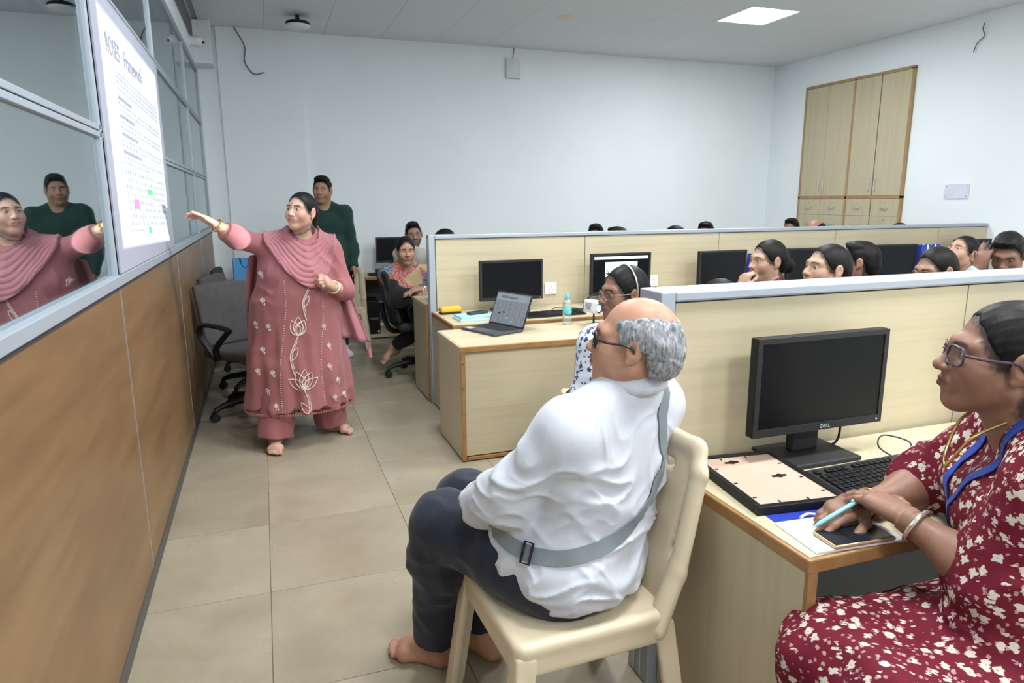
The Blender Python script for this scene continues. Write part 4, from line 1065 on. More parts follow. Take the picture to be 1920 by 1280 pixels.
def head_color(fr, base, lip=(0.30, 0.09, 0.08), beard=0.0, bindi=False, gaze=0.0, brow=1.0, style=None):
    base = np.array(base)
    def fn(P):
        q = fr.inv(P); x, y, z = q[:, 0], q[:, 1], q[:, 2]; ax = np.abs(x)
        c = np.tile(base, (len(P), 1))
        near = (np.abs(x) < 0.1) & (y > -0.12) & (np.abs(z) < 0.14)
        def mix(w, col):
            w = (w*near)[:, None]; c[:] = c*(1-w)+np.array(col)*w
        front = sstep(0.055, 0.07, y)
        if style and style != 'balding':
            m = np.minimum(scalp(q, style), np.maximum(-0.03-y, z+0.02)); m = m+0.006*vnoise(q*np.array((220, 220, 120)), 7)
            ear = sstep(0.070, 0.078, ax)*(np.abs(y+0.012) < 0.032)*(np.abs(z+0.002) < 0.042)
            mix(0.92*sstep(-0.010, 0.008, m)*(1-ear), (0.010, 0.009, 0.009))
        if style == 'balding':
            mix(0.35*sstep(0.03, 0.06, z)*0.5, base*np.array((1.15, 0.95, 0.9)))
        mix(0.35*np.exp(-((ax-0.042)/0.02)**2-((z+0.03)/0.02)**2)*front, base*np.array((1.12, 0.88, 0.85)))
        mix(0.45*front*np.exp(-((ax-0.031)/0.02)**2-((z+0.012)/0.01)**2), base*0.72)
        if beard: mix(beard*sstep(-0.035, -0.06, z)*sstep(-0.01, 0.03, y)*(1-np.exp(-(x/0.03)**2-((z+0.064)/0.011)**2)), (0.03, 0.025, 0.022))
        if beard: mix(beard*np.exp(-((z+0.047)/0.006)**4)*(ax < 0.03)*front, (0.03, 0.025, 0.022))
        lw = sstep(1.15, 0.85, (x/0.027)**2+((z+0.0635)/0.0115)**2)*front; mix(0.8*lw, lip)
        mix(0.85*np.exp(-((z+0.0628)/0.0016)**2)*sstep(0.026, 0.022, ax)*front, np.array(lip)*0.25)
        for s in (-1, 1): mix(0.8*np.exp(-((x-s*0.0085)/0.004)**2-((z+0.0405)/0.003)**2)*front, base*0.2)
        bz = 0.0235-6.5*(ax-0.028)**2
        mix(brow*0.92*sstep(0.0052, 0.0028, np.abs(z-bz))*sstep(0.011, 0.015, ax)*sstep(0.052, 0.044, ax)*sstep(0.04, 0.05, y), (0.012, 0.01, 0.009))
        ex = (ax-0.031)/0.0150; ez = (z-0.001)/(0.0052*np.sqrt(np.clip(1-ex*ex*0.75, 0.05, 1)))
        eye = sstep(1.12, 0.9, ex*ex*0.9+ez*ez)*sstep(0.05, 0.06, y)
        mix(0.9*sstep(1.7, 1.1, ex*ex*0.9+ez*ez)*sstep(0.05, 0.06, y)*sstep(-0.006, 0.002, z), (0.015, 0.012, 0.012))
        mix(eye, (0.40, 0.37, 0.35))
        ir = np.sqrt((x-np.sign(x)*0.031-gaze)**2+(z-0.0018)**2)
        mix(eye*sstep(0.0070, 0.0054, ir), (0.018, 0.010, 0.007))
        if bindi: mix(sstep(0.0042, 0.0028, np.sqrt(x*x+(z-0.033)**2))*front, (0.10, 0.01, 0.012))
        return c
    return fn
def scalp(q, style):
    """> 0 behind the hairline"""
    x, y, z = q[:, 0], q[:, 1], q[:, 2]; ax = np.abs(x)
    if style == 'short': return 0.0230-(0.84*y-0.54*z)-0.0055*np.exp(-((ax-0.045)/0.016)**2)+0.12*np.maximum(ax-0.06, 0)
    return 0.0185-(0.84*y-0.54*z)+0.26*np.maximum(ax-0.012, 0)
def add_hair(S, fr, style, seed=1):
    p, sc = fr.p, fr.sc
    def E(c, r, k, op='+'): S.ell(p(c), np.array(r)*sc, k*sc, fr.R, op)
    def G(a, b, ra, rb, k, op='+'): S.seg(p(a), p(b), ra*sc, rb*sc, k*sc, op=op)
    bald = style == 'balding'
    E((0, -0.021, 0.032), (0.0815, 0.1015, 0.0925), 0.02)
    E((0, -0.075, -0.03), (0.064, 0.046, 0.060), 0.04)
    if bald:
        E((0, -0.085, -0.02), (0.070, 0.046, 0.058), 0.03)
        for s in (-1, 1): E((s*0.060, -0.045, 0.02), (0.030, 0.055, 0.045), 0.03)
    if style == 'short': E((0, 0.015, 0.098), (0.060, 0.078, 0.032), 0.03); E((0, 0.055, 0.092), (0.05, 0.03, 0.024), 0.02)
    if style in ('tied', 'bun', 'long'):
        E((0, -0.045, 0.005), (0.081, 0.072, 0.080), 0.03)
    def hairline(P, d):
        q = fr.inv(P); x, y, z = q[:, 0], q[:, 1], q[:, 2]; ax = np.abs(x); jit = 0.005*vnoise(q*np.array((150, 150, 80)), seed+5)
        if bald:
            top = 0.088-0.35*np.maximum(y+0.02, 0)-z-0.55*np.maximum(0.05-ax, 0)*(y > -0.09)-0.9*np.maximum(0.03-ax, 0)*(y <= -0.09)
            m = np.minimum(top, 0.036-y+0.35*z)
        else:
            m = scalp(q, style)
        m = np.minimum(m, np.maximum(-0.040-y, z+0.012+0.5*np.maximum(0.012-y, 0)*0))       # clear of the ear and cheek
        m = np.minimum(m, z+0.085)
        m = np.where(y < -0.10, np.maximum(m, np.minimum(0.03, z+0.085)) if not bald else m, m)
        return 0.022*sc*sstep(0.016, -0.006, m+jit)
    S.disp(hairline)
    if style == 'bun': E((0, -0.135, -0.035), (0.052, 0.042, 0.050), 0.02); E((0, -0.16, -0.03), (0.03, 0.025, 0.03), 0.01)
    if style == 'tied': E((0, -0.112, -0.055), (0.042, 0.036, 0.042), 0.03); G((0, -0.125, -0.08), (0.0, -0.13, -0.24), 0.034, 0.020, 0.02)
    if style == 'long':
        for s in (-1, 1): S.chain([p((s*0.068, -0.03, 0.01)), p((s*0.082, -0.03, -0.07)), p((s*0.085, -0.01, -0.14)), p((s*0.08, 0.01, -0.19))], [0.022*sc, 0.022*sc, 0.018*sc, 0.01*sc], 0.03*sc)
        G((0, -0.08, -0.04), (0, -0.10, -0.2), 0.055, 0.03, 0.03)
    amp = 0.0032 if bald else (0.0030 if style == 'short' else 0.00045)
    def strands(P, d):
        q = fr.inv(P)
        if bald:
            w = q+0.012*vnoise(q*22, seed)[:, None]
            return -amp*sc*(vnoise(w*np.array((40, 70, 40)), seed)+0.7*vnoise(w*np.array((90, 160, 90)), seed+3))
        if style == 'short': return -amp*sc*(vnoise(q*np.array((60, 40, 50)), seed)+0.5*vnoise(q*np.array((140, 90, 120)), seed+3))
        u = np.arctan2(q[:, 0], q[:, 2]+0.05)                                                   # combed back: ridges run from the brow to the nape
        return -amp*sc*(np.sin(u*46+2.5*vnoise(q*14, seed))+0.6*np.sin(u*97+3*vnoise(q*20, seed+2)))
    S.disp(strands)
def add_hand(S, W, Fd, Nd, right, curl=(0.35, 0.4, 0.45, 0.5), thumb=0.5, sz=1.0, spread=0.06):
    W = np.array(W, float); Fd = unit(Fd); Nd = np.array(Nd, float); Nd = unit(Nd-Fd*(Nd @ Fd)); T = np.cross(Fd, Nd)*(1 if right else -1)
    R = np.stack([T, Fd, Nd], 1)
    S.ell(W+Fd*0.048*sz, np.array((0.038, 0.055, 0.017))*sz, 0.02, R)
    tips = []
    for i, (off, b, ln) in enumerate(((0.028, 0.086, 0.92), (0.0095, 0.091, 1.02), (-0.0095, 0.087, 0.95), (-0.027, 0.078, 0.74))):
        base = W+(Fd*b+T*off)*sz
        S.seg(W+(T*off*0.55+Fd*0.02)*sz, base, 0.014*sz, 0.0108*sz, 0.018)
        f2 = unit(Fd+T*off*spread*40); a = 0; q = base
        for j, (l, r0, r1) in enumerate(((0.043, 0.0102, 0.0092), (0.027, 0.0092, 0.0083), (0.021, 0.0083, 0.0070))):
            a += curl[i]*(0.9, 1.0, 0.7)[j]; d = f2*math.cos(a)+Nd*math.sin(a); e = q+d*l*ln*sz
            S.seg(q, e, r0*sz, r1*sz, 0.005); q = e
        tips.append(q)
    q = W+(Fd*0.022+T*0.022+Nd*0.004)*sz
    for l, r0, r1, d in ((0.042, 0.0155, 0.0125, unit(Fd*0.62+T*0.72+Nd*0.25*thumb)), (0.032, 0.0122, 0.0105, unit(Fd*0.85+T*(0.5-0.35*thumb)+Nd*0.55*thumb)), (0.024, 0.0105, 0.0082, unit(Fd*0.95+T*(0.3-0.5*thumb)+Nd*0.6*thumb))):
        e = q+d*l*sz; S.seg(q, e, r0*sz, r1*sz, 0.008); q = e
    return tips, q
def add_foot(S, A, d, left, sz=1.0, pitch=0.0):
    """A ankle joint; d toe direction (horizontal unless pitched)"""
    A = np.array(A, float); d = unit(d); up = unit(V(0, 0, 1)-d*d[2]); sd = np.cross(d, up)*(1 if left else -1)     # sd towards the big toe
    f = lambda a, b, c: A+(d*a+sd*b+up*c)*sz
    S.ell(f(-0.035, 0, -0.050), np.array((0.034, 0.034, 0.034))*sz, 0.03)
    S.seg(f(0, 0, 0), f(-0.015, 0, -0.045), 0.036*sz, 0.034*sz, 0.03)
    S.seg(f(0.0, 0, -0.015), f(0.11, 0.006, -0.052), 0.036*sz, 0.024*sz, 0.03); S.seg(f(-0.02, -0.006, -0.058), f(0.10, -0.022, -0.062), 0.024*sz, 0.022*sz, 0.03)
    S.seg(f(0.11, 0.026, -0.056), f(0.10, -0.03, -0.062), 0.024*sz, 0.018*sz, 0.025)
    for i, (a, b, r) in enumerate(((0.165, 0.030, 0.0135), (0.168, 0.010, 0.0098), (0.160, -0.007, 0.0092), (0.150, -0.022, 0.0088), (0.138, -0.036, 0.0085))):
        S.seg(f(0.115, b*0.85, -0.060), f(a, b, -0.068), r*1.0*sz, r*sz, 0.006)
def limb(S, a, b, c, r, k=0.03, off=0.0, cap=0):
    """two-bone limb a-b-c with radii r at start, above/below the joint, end; a slight muscle belly"""
    a, b, c = (np.array(q, float) for q in (a, b, c))
    S.seg(a, b, r[0]+off, r[1]+off, k); S.seg(b, c, r[1]+off, r[2]+off, k*0.7, None, cap)
    S.ell(b+(c-b)*0.3, np.array((r[1]*1.04+off,)*3), 0.05)

class Person:
    """J: joints in world coordinates. Right/left are the person's own (r, l)"""
    def __init__(s, label, J, fwd, skin, size=1.0, girth=1.0, head_fwd=None, head_up=(0, 0, 1), head_sc=1.0, group=None, fem=True, full=1.0, jaw=1.0, style=None):
        s.style = style
        s.J = {k: np.array(v, float) for k, v in J.items()}; s.skin = np.array(skin); s.g = girth; s.size = size
        base = s.J['hip'].copy(); base[2] = 0
        s.t = thing('person', label, 'person', tuple(base), 0, group)
        s.f = Frame(s.J['hip'], fwd)
        s.hf = Frame(s.J['head'], head_fwd if head_fwd is not None else fwd, head_up, head_sc)
        s.B = Sdf(); s.zones = []
        add_head(s.B, s.hf, fem, jaw, full)
        j = s.J
        s.B.seg(s.hf.p((0, -0.022, -0.05)), j['neck'], 0.047*head_sc, 0.053*size, 0.03)
        s.B.seg(j['neck'], (j['hip']+j['chest'])/2, 0.06*size, 0.09*size, 0.06)
        s.z = lambda c, r, h: s.zones.append((np.array(c)-r, np.array(c)+r, h))
    def torso(s, S, off=0.0, belly=0.0, bust=0.0, waist=1.0):
        j = s.J; g = s.g; f = s.f; hipw = f.d((1, 0, 0)); sh = unit(j['shr']-j['shl']); mid = (j['shr']+j['shl'])/2
        fw = unit(np.cross(V(0, 0, 1), sh)); up = unit(j['neck']-j['hip'])
        flat = (fw, 1.25)
        S.seg(j['hip']-hipw*0.075*g, j['hip']+hipw*0.075*g, 0.108*g+off, 0.108*g+off, 0.05)
        S.seg(j['hip'], j['chest'], 0.128*g*waist+off, 0.130*g+off, 0.05, flat)
        S.seg(mid-up*0.12-sh*0.09, mid-up*0.12+sh*0.09, 0.098*g+off, 0.098*g+off, 0.05, flat)
        S.seg(j['shl']*0.85+mid*0.15-up*0.03, j['shr']*0.85+mid*0.15-up*0.03, 0.050*g+off, 0.050*g+off, 0.05)
        for k in ('shl', 'shr'): S.seg(j['neck']+up*0.0-fw*0.015, j[k]*0.8+mid*0.2+V(0, 0, 0.012), 0.032+off, 0.040+off, 0.04)
        if belly: S.ell((j['hip']*0.55+j['chest']*0.45)+fw*belly*0.5, (0.13*g+off, 0.085*g+belly+off, 0.14), 0.06, np.stack([sh, fw, np.cross(sh, fw)], 1))
        if bust:
            for sg in (-1, 1): S.ell(mid-up*0.15+sh*sg*0.075+fw*(0.075+bust*0.4), (0.075+off, 0.055+bust+off, 0.075+off), 0.05)
        s.fw = fw; s.sh = sh
    def arms(s, S, off=0.0, upto=1.0, side='lr', r=(0.052, 0.042, 0.028), cap=2, ak=0.03):
        """upto: 1 = whole forearm, <1 stops part way down the forearm, <0 stops in the upper arm"""
        for k in side:
            a, b, c = s.J['sh'+k], s.J['el'+k], s.J['wr'+k]; rr = [q*s.size for q in r]
            S.ell(a, np.array((0.053*s.size*s.g**0.5+off,)*3), 0.05)
            if upto < 0: S.seg(a, a+(b-a)*(-upto), rr[0]+off, rr[1]+off, ak, None, cap)
            else: limb(S, a, b, b+(c-b)*upto, (rr[0], rr[1], rr[1]+(rr[2]-rr[1])*upto), ak, off, cap)
    def legs(s, S, off=0.0, upto=1.0, r=(0.088, 0.058, 0.036), cap=2, flare=0.0):
        for k, sg in (('r', 1), ('l', -1)):
            a = s.J['hip']+s.f.d((sg*0.09*s.g, 0, -0.01)); b, c = s.J['kn'+k], s.J['an'+k]; rr = [q*s.size*s.g**0.4 for q in r]
            limb(S, a, b, b+(c-b)*upto, (rr[0], rr[1], rr[2]+flare), 0.05, off, cap)
    def hands(s, l=None, r=None, h=0.0):
        for k, q in (('l', l), ('r', r)):
            if q is None: continue
            fd, nd, kw = q
            add_hand(s.B, s.J['wr'+k], fd, nd, k == 'r', **kw)
            if h: s.z(s.J['wr'+k]+unit(fd)*0.09, 0.115, h)
    def feet(s, d, sz=1.0):
        for k in 'lr': add_foot(s.B, s.J['an'+k], d[k] if isinstance(d, dict) else d, k == 'l', sz)
    def body(s, h, hh, **colkw):
        s.z(s.hf.o, 0.15*s.hf.sc, hh)
        s.bodyo = netobj('body', s.B, h, skinm, s.t, s.zones, head_color(s.hf, s.skin, style=getattr(s, 'style', None), **colkw)); return s.bodyo
    def hair(s, style, mat=None, h=0.006, seed=1):
        S = Sdf(); add_hair(S, s.hf, style, seed); return netobj('hair', S, h, mat or hair_black, s.t)
    def wear(s, name, S, mat, h, zones=(), label=None): return netobj(name, S, h, mat, s.t, zones, None, label)
    def glasses(s, mat, rad=(0.024, 0.019), wire=0.0018, square=False, lens=True):
        fr = s.hf; par = None; g = thing_part('glasses', s.t)
        for sg in (-1, 1):
            pts = []
            for i in range(20):
                a = 2*math.pi*i/20; ca, sa = math.cos(a), math.sin(a)
                if square: ca = math.copysign(abs(ca)**0.6, ca); sa = math.copysign(abs(sa)**0.6, sa)
                pts.append(fr.p((sg*0.033+rad[0]*ca, 0.099-0.010*abs((sg*0.033+rad[0]*ca)/0.05)**2, -0.002+rad[1]*sa)))
            MB().tube(pts, wire*fr.sc, 6, True).build('rim', mat, g, True, world=False) if False else part_mb(MB().tube(pts, wire*fr.sc, 6, True), 'rim', mat, g, s.t)
            if lens:
                part_mb(MB().add(pts, [tuple(range(20))]), 'lens', lensm, g, s.t)
            part_mb(MB().tube(spline([fr.p((sg*0.056, 0.088, 0.004)), fr.p((sg*0.078, 0.05, 0.004)), fr.p((sg*0.088, 0.0, 0.006)), fr.p((sg*0.086, -0.02, -0.012))], 5), wire*fr.sc*1.15, 6), 'temple', mat, g, s.t)
        part_mb(MB().tube(spline([fr.p((-0.010, 0.100, 0.004)), fr.p((0, 0.106, 0.007)), fr.p((0.010, 0.100, 0.004))], 5), wire*fr.sc, 6), 'bridge', mat, g, s.t)
        return g
def thing_part(name, parent):
    o = bpy.data.objects.new(name, None); COL.objects.link(o); o.parent = parent; o.empty_display_size = 0.05; return o
def part_mb(m, name, mat, parent, root, smooth=True, ang=60):
    """world coordinates into a part of root (its loc only) under parent"""
    m.xf(root.matrix_basis.inverted()); return m.build(name, mat, parent, smooth, ang)
def lens_mat():
    m, nt, b = nodes('spectacle_lens'); nt.nodes.remove(b); out = nt.nodes['Material Output']
    gl = N(nt, 'ShaderNodeBsdfGlossy'); gl.inputs['Roughness'].default_value = 0.0; tr = N(nt, 'ShaderNodeBsdfTransparent'); tr.inputs['Color'].default_value = (0.93, 0.94, 0.96, 1)
    mx = N(nt, 'ShaderNodeMixShader'); mx.inputs[0].default_value = 0.08; L(nt, tr.outputs[0], mx.inputs[1]); L(nt, gl.outputs[0], mx.inputs[2]); L(nt, mx.outputs[0], out.inputs['Surface']); return m
lensm = lens_mat()
def folds(freq, amp, seed, stretch=(1, 1, 1)):
    st = np.array(stretch)*freq
    return lambda P, d: -amp*(1-2*np.abs(vnoise(P*st+vnoise(P*6.0, seed+9)[:, None]*0.6, seed)))
SKIN_L = (0.42, 0.245, 0.17); SKIN_M = (0.30, 0.16, 0.10); SKIN_D = (0.20, 0.10, 0.062)

# ---- the woman in pink, pointing at the page
J = dict(head=(0.722, 4.22, 1.385), neck=(0.735, 4.27, 1.255), chest=(0.69, 4.27, 1.08), hip=(0.655, 4.27, 0.80),
         shr=(0.545, 4.29, 1.175), shl=(0.875, 4.28, 1.155), elr=(0.372, 4.20, 1.238), wrr=(0.266, 4.13, 1.318),
         ell=(0.945, 4.20, 0.915), wrl=(0.865, 4.07, 0.955), knr=(0.54, 4.20, 0.44), knl=(0.80, 4.27, 0.44), anr=(0.49, 4.14, 0.082), anl=(0.83, 4.33, 0.082))
p = Person('woman in an embroidered dusty pink kurta pointing at the projected page', J, (-0.15, -1, 0), (0.50, 0.30, 0.22), 0.98, 1.12, (-0.60, -0.80, 0.16), (0.10, 0.05, 1), 0.93, full=1.08, style='tied')
p.torso(p.B); p.arms(p.B); p.legs(p.B)
p.hands(l=((-0.5, -0.75, 0.55), (-0.8, 0.3, -0.3), dict(curl=(1.1, 1.2, 1.25, 1.3), thumb=0.9, sz=0.9)),
        r=((-0.72, -0.42, 0.50), (-0.25, -0.1, -1), dict(curl=(0.08, 0.22, 0.32, 0.42), thumb=0.2, sz=0.95, spread=0.10)), h=0.0035)
p.feet(dict(r=(-0.05, -1, 0), l=(0.75, -0.65, 0)), 0.95)
for q in (p.J['anr'], p.J['anl']): p.z(q+V(0, -0.06, -0.02), 0.15, 0.004)
p.body(0.008, 0.0028, lip=(0.42, 0.13, 0.12), bindi=True, gaze=0.003)
p.hair('tied', h=0.0045, seed=4)
pinkm = cloth('dusty_pink_cotton', (0.305, 0.112, 0.118), 0.85, 0.06)
pinkd = cloth('pink_scarf_cotton', (0.335, 0.135, 0.148), 0.85, 0.07)
K = Sdf(); p.torso(K, 0.022, belly=0.06, bust=0.03, waist=1.12)
fy = V(0, 1, 0)
K.seg((0.675, 4.27, 0.92), (0.645, 4.27, 0.235), 0.205, 0.315, 0.10, (fy, 1.28), 2)
K.seg((0.665, 4.27, 0.80), (0.645, 4.27, 0.50), 0.235, 0.27, 0.08, (fy, 1.25))
p.arms(K, 0.008, 0.58, cap=2, r=(0.054, 0.042, 0.036))
def skirt(P, d):
    a = np.arctan2(P[:, 1]-4.27, P[:, 0]-0.65); w = sstep(0.95, 0.35, P[:, 2])
    return -w*(0.012*np.sin(9*a+2.0*np.sin(P[:, 2]*5))+0.007*np.sin(17*a+1.3+P[:, 2]*4))
K.disp(skirt); K.disp(folds(9, 0.008, 3, (1.4, 1.4, 0.45)))
p.wear('kurta', K, pinkm, 0.0075)
T_ = Sdf()
p.legs(T_, 0.020, 1.04, (0.09, 0.075, 0.062), flare=0.018); T_.disp(folds(14, 0.006, 5, (1, 1, 0.6)))
p.wear('trousers', T_, pinkm, 0.008)
# embroidery laid on the kurta
white_thread = plain('ivory_thread', (0.66, 0.58, 0.50), 0.7, bmp=0.5, bscale=1200)
KX, KZ = np.linspace(0.30, 1.0, 71), np.linspace(0.20, 1.14, 95)
_gx, _gz = np.meshgrid(KX, KZ, indexing='ij')
_kp, _ok = K.tracen(np.stack([_gx.ravel(), np.full(_gx.size, 3.6), _gz.ravel()], 1), (0, 1, 0), 0.9)
_ky = np.where(_ok, _kp[:, 1], np.nan).reshape(_gx.shape)
def on_kurta(x, z):
    """front of the kurta at (x, z)"""
    i, j = (x-0.30)/0.01, (z-0.20)/0.01
    if not (0 <= i < 70 and 0 <= j < 94): return None
    a, b = int(i), int(j); u, v = i-a, j-b
    y = (_ky[a, b]*(1-u)+_ky[a+1, b]*u)*(1-v)+(_ky[a, b+1]*(1-u)+_ky[a+1, b+1]*u)*v
    return None if np.isnan(y) else V(x, y-0.002, z)
def thread(pts, r, name, grp):
    P = [on_kurta(*q) for q in pts]; P = [q for q in P if q is not None]
    if len(P) > 1: part_mb(MB().tube(P, r, 5), name, white_thread, grp, p.t)
def petal(cx, cz, ang, ln, wd, n=9):
    out = []
    for i in range(2*n+1):
        t = i/n if i <= n else 2-i/n; sgn = 1 if i <= n else -1
        u = ln*t; v = sgn*wd*math.sin(math.pi*t**0.8)
        out.append((cx+u*math.sin(ang)+v*math.cos(ang), cz+u*math.cos(ang)-v*math.sin(ang)))
    return out
def big_flower(cx, cz, sc, lean=0.0, open_=False):
    g = thing_part('embroidered_flower', p.t)
    st = [(cx+sc*(0.0+lean*0), cz), (cx-0.03*sc, cz-0.06*sc), (cx-0.055*sc, cz-0.12*sc), (cx-0.05*sc, cz-0.19*sc), (cx-0.035*sc, cz-0.25*sc)]
    if open_: st = [(cx, cz), (cx+0.02*sc, cz-0.07*sc), (cx+0.025*sc, cz-0.13*sc), (cx+0.01*sc, cz-0.18*sc), (cx+0.03*sc, cz-0.24*sc)]
    st = [tuple(q) for q in spline(st, 4)]
    thread(st, 0.0032, 'stem', g); thread([(a+0.010*sc, b) for a, b in st[2:-3]], 0.0022, 'stem', g)
    angs = ((-0.35, 0.1), (0.05, 0.115), (0.42, 0.1), (0.2, 0.085)) if not open_ else ((-0.95, 0.105), (-0.35, 0.115), (0.1, 0.12), (0.5, 0.11), (1.0, 0.105))
    for a, l in angs: thread(petal(cx, cz, a, l*sc, 0.028*sc), 0.0026, 'petal', g)
    lf = st[len(st)//2]; thread(petal(lf[0], lf[1]-0.03*sc, 0.55 if not open_ else -0.55, 0.09*sc, 0.018*sc), 0.0024, 'leaf', g)
big_flower(0.655, 0.685, 0.95); big_flower(0.665, 0.375, 0.95, open_=True); big_flower(0.735, 0.97, 0.8)
def sprig(cx, cz, sc=1.0):
    m = MB()
    for a, l in ((-0.7, 0.018), (0.0, 0.022), (0.7, 0.018), (2.6, 0.022)):
        P = [on_kurta(*q) for q in petal(cx, cz, a, l*sc, 0.006*sc, 4)]; P = [q for q in P if q is not None]
        if len(P) > 2: m.tube(P, 0.0022, 4)
    if m.v: o = part_mb(m, 'embroidered_sprig', white_thread, p.t, p.t); o['kind'] = 'stuff'
for q in ((0.475, 1.03), (0.475, 0.88), (0.425, 0.745), (0.495, 0.735), (0.455, 0.60), (0.42, 0.475), (0.50, 0.47), (0.465, 0.36), (0.505, 0.275), (0.80, 0.72), (0.825, 0.60), (0.82, 0.48), (0.865, 0.385), (0.84, 0.29), (0.90, 0.29)): sprig(*q)
for xs in ((0.60, 0.53), (0.80, 0.775)):
    m = MB()
    for i in range(60):
        z = 1.0-i*0.0128; x = xs[0]+(xs[1]-xs[0])*i/60 + 0.01*math.sin(i*0.12); h = on_kurta(x, z)
        if h is not None: m.tube([h-V(0.004, 0, 0), h+V(0.004, 0, 0)], 0.0018, 4)
    o = part_mb(m, 'stitched_seam', white_thread, p.t, p.t); o['kind'] = 'stuff'
m = MB()
for i in range(70):
    a = math.pi+math.pi*i/69; q = V(0.645+0.322*math.cos(a), 4.27+0.252*math.sin(a), 0.228); m.tube([q, q-V(0, 0, 0.012)], [0.0045, 0.006], 5)
o = part_mb(m, 'hem_beads', pinkm, p.t, p.t); o['kind'] = 'stuff'
# scarf (dupatta): a cowl of folds over the chest and two hanging ends
D_ = Sdf()
def cowl(P, d):
    k = K.ev(P, 0.12); x, y, z = P[:, 0], P[:, 1], P[:, 2]
    front = y < 4.30
    cx = 0.755; dx = x-cx; low = 0.955+np.where(dx < 0, 3.4*dx*dx+0.22*np.abs(dx), 9.0*dx*dx)
    low = np.where(front, low, 1.06)
    v = z-low
    ph = v/0.030+0.9*vnoise(P*np.array((6, 6, 5)), 3)+0.35*vnoise(P*np.array((14, 14, 20)), 4)
    rid = 1-np.abs(np.sin(np.pi*ph))**0.8*1.0
    body = k-0.010-0.009*(1-rid)*np.where(front, 1, 0.4)-0.012*sstep(0.10, 0.0, v)*front
    neck = 0.083-np.sqrt((x-0.733)**2+((y-4.245)*1.0)**2)+0.0*z
    side = np.maximum(np.abs(x-0.71)-0.215, 0.0)
    out = np.maximum(np.maximum(body, -v*0.8), neck)
    out = np.maximum(out, np.abs(x-0.71)-0.205)
    return out-d
D_.disp(cowl)
netobj('scarf_drape', D_, 0.005, pinkd, p.t, box=((0.42, 3.95, 0.9), (1.0, 4.55, 1.34)))
def hang(rows, n, fold, amp, name, thick=0.004, seed=0):
    """cloth panel through rows of (left point, right point), rippled"""
    A = spline([r[0] for r in rows], 6); B = spline([r[1] for r in rows], 6); G = []
    for i, (a, b) in enumerate(zip(A, B)):
        nr = unit(np.cross(b-a, V(0, 0, 1))+1e-6); t_ = i/len(A); row = []
        for j in range(n+1):
            u = j/n; row.append(a+(b-a)*u+nr*amp*(0.4+t_)*math.sin(fold*2*math.pi*u+0.8*math.sin(3*t_+seed)))
        G.append(row)
    m = MB().grid(G); o = part_mb(m, name, pinkd, p.t, p.t, True, 180); md = o.modifiers.new('thickness', 'SOLIDIFY'); md.thickness = thick
    return G
hang([((0.42, 4.36, 1.13), (0.58, 4.42, 1.15)), ((0.385, 4.40, 0.95), (0.56, 4.46, 0.95)), ((0.365, 4.38, 0.6), (0.52, 4.46, 0.6)), ((0.35, 4.36, 0.265), (0.50, 4.46, 0.26))], 28, 2.2, 0.02, 'scarf_end')
G = hang([((0.80, 4.30, 1.16), (0.96, 4.34, 1.10)), ((0.84, 4.28, 0.98), (0.985, 4.30, 0.92)), ((0.865, 4.26, 0.80), (1.03, 4.26, 0.75)), ((0.885, 4.24, 0.64), (1.085, 4.22, 0.575))], 28, 2.0, 0.022, 'scarf_end', seed=2)
tq = V(1.075, 4.22, 0.575)
part_mb(MB().tube([tq, tq-V(0, 0, 0.03)], 0.002, 5).tube([tq-V(0, 0, 0.03), tq-V(-0.002, 0, 0.045), tq-V(-0.006, 0, 0.085)], [0.005, 0.011, 0.014], 10), 'tassel', pinkd, p.t, p.t)
gold = plain('gold_jewellery', (0.62, 0.42, 0.16), 0.3, 0.9)
pearl = plain('pearl_bracelet', (0.75, 0.72, 0.62), 0.35)
def bangle(P_, key, t, r, mat, name='bangle', w=0.0035, frm='el'):
    a, b = P_.J[frm+key], P_.J['wr'+key]; c = a+(b-a)*t; d = unit(b-a); u = unit(np.cross(d, V(0, 0, 1))); v = np.cross(d, u)
    part_mb(MB().tube([c+u*r*math.cos(i*math.pi/10)+v*r*math.sin(i*math.pi/10) for i in range(20)], w, 6, True), name, mat, P_.t, P_.t)
bangle(p, 'r', 0.93, 0.036, gold); bangle(p, 'r', 0.97, 0.035, gold); bangle(p, 'l', 0.95, 0.035, pearl, 'bracelet', 0.005)
for s_ in (-1, 1): part_mb(MB().lathe([(0, -0.006), (0.005, -0.003), (0.006, 0), (0.005, 0.003), (0, 0.006)], 10, p.hf.p((s_*0.082, -0.004, -0.042))), 'earring', gold, p.t, p.t)
part_mb(MB().tube(spline([p.hf.p((-0.055, -0.03, -0.10)), p.hf.p((-0.045, 0.03, -0.135)), p.hf.p((0, 0.055, -0.155)), p.hf.p((0.045, 0.03, -0.135)), p.hf.p((0.055, -0.03, -0.10))], 6), 0.003, 6), 'necklace', plain('black_beads', (0.03, 0.025, 0.02), 0.4), p.t, p.t)

p.t.matrix_basis = Matrix.Translation((p.t.location.x, p.t.location.y+0.105, 0)) @ Matrix.Scale(1.02, 4)

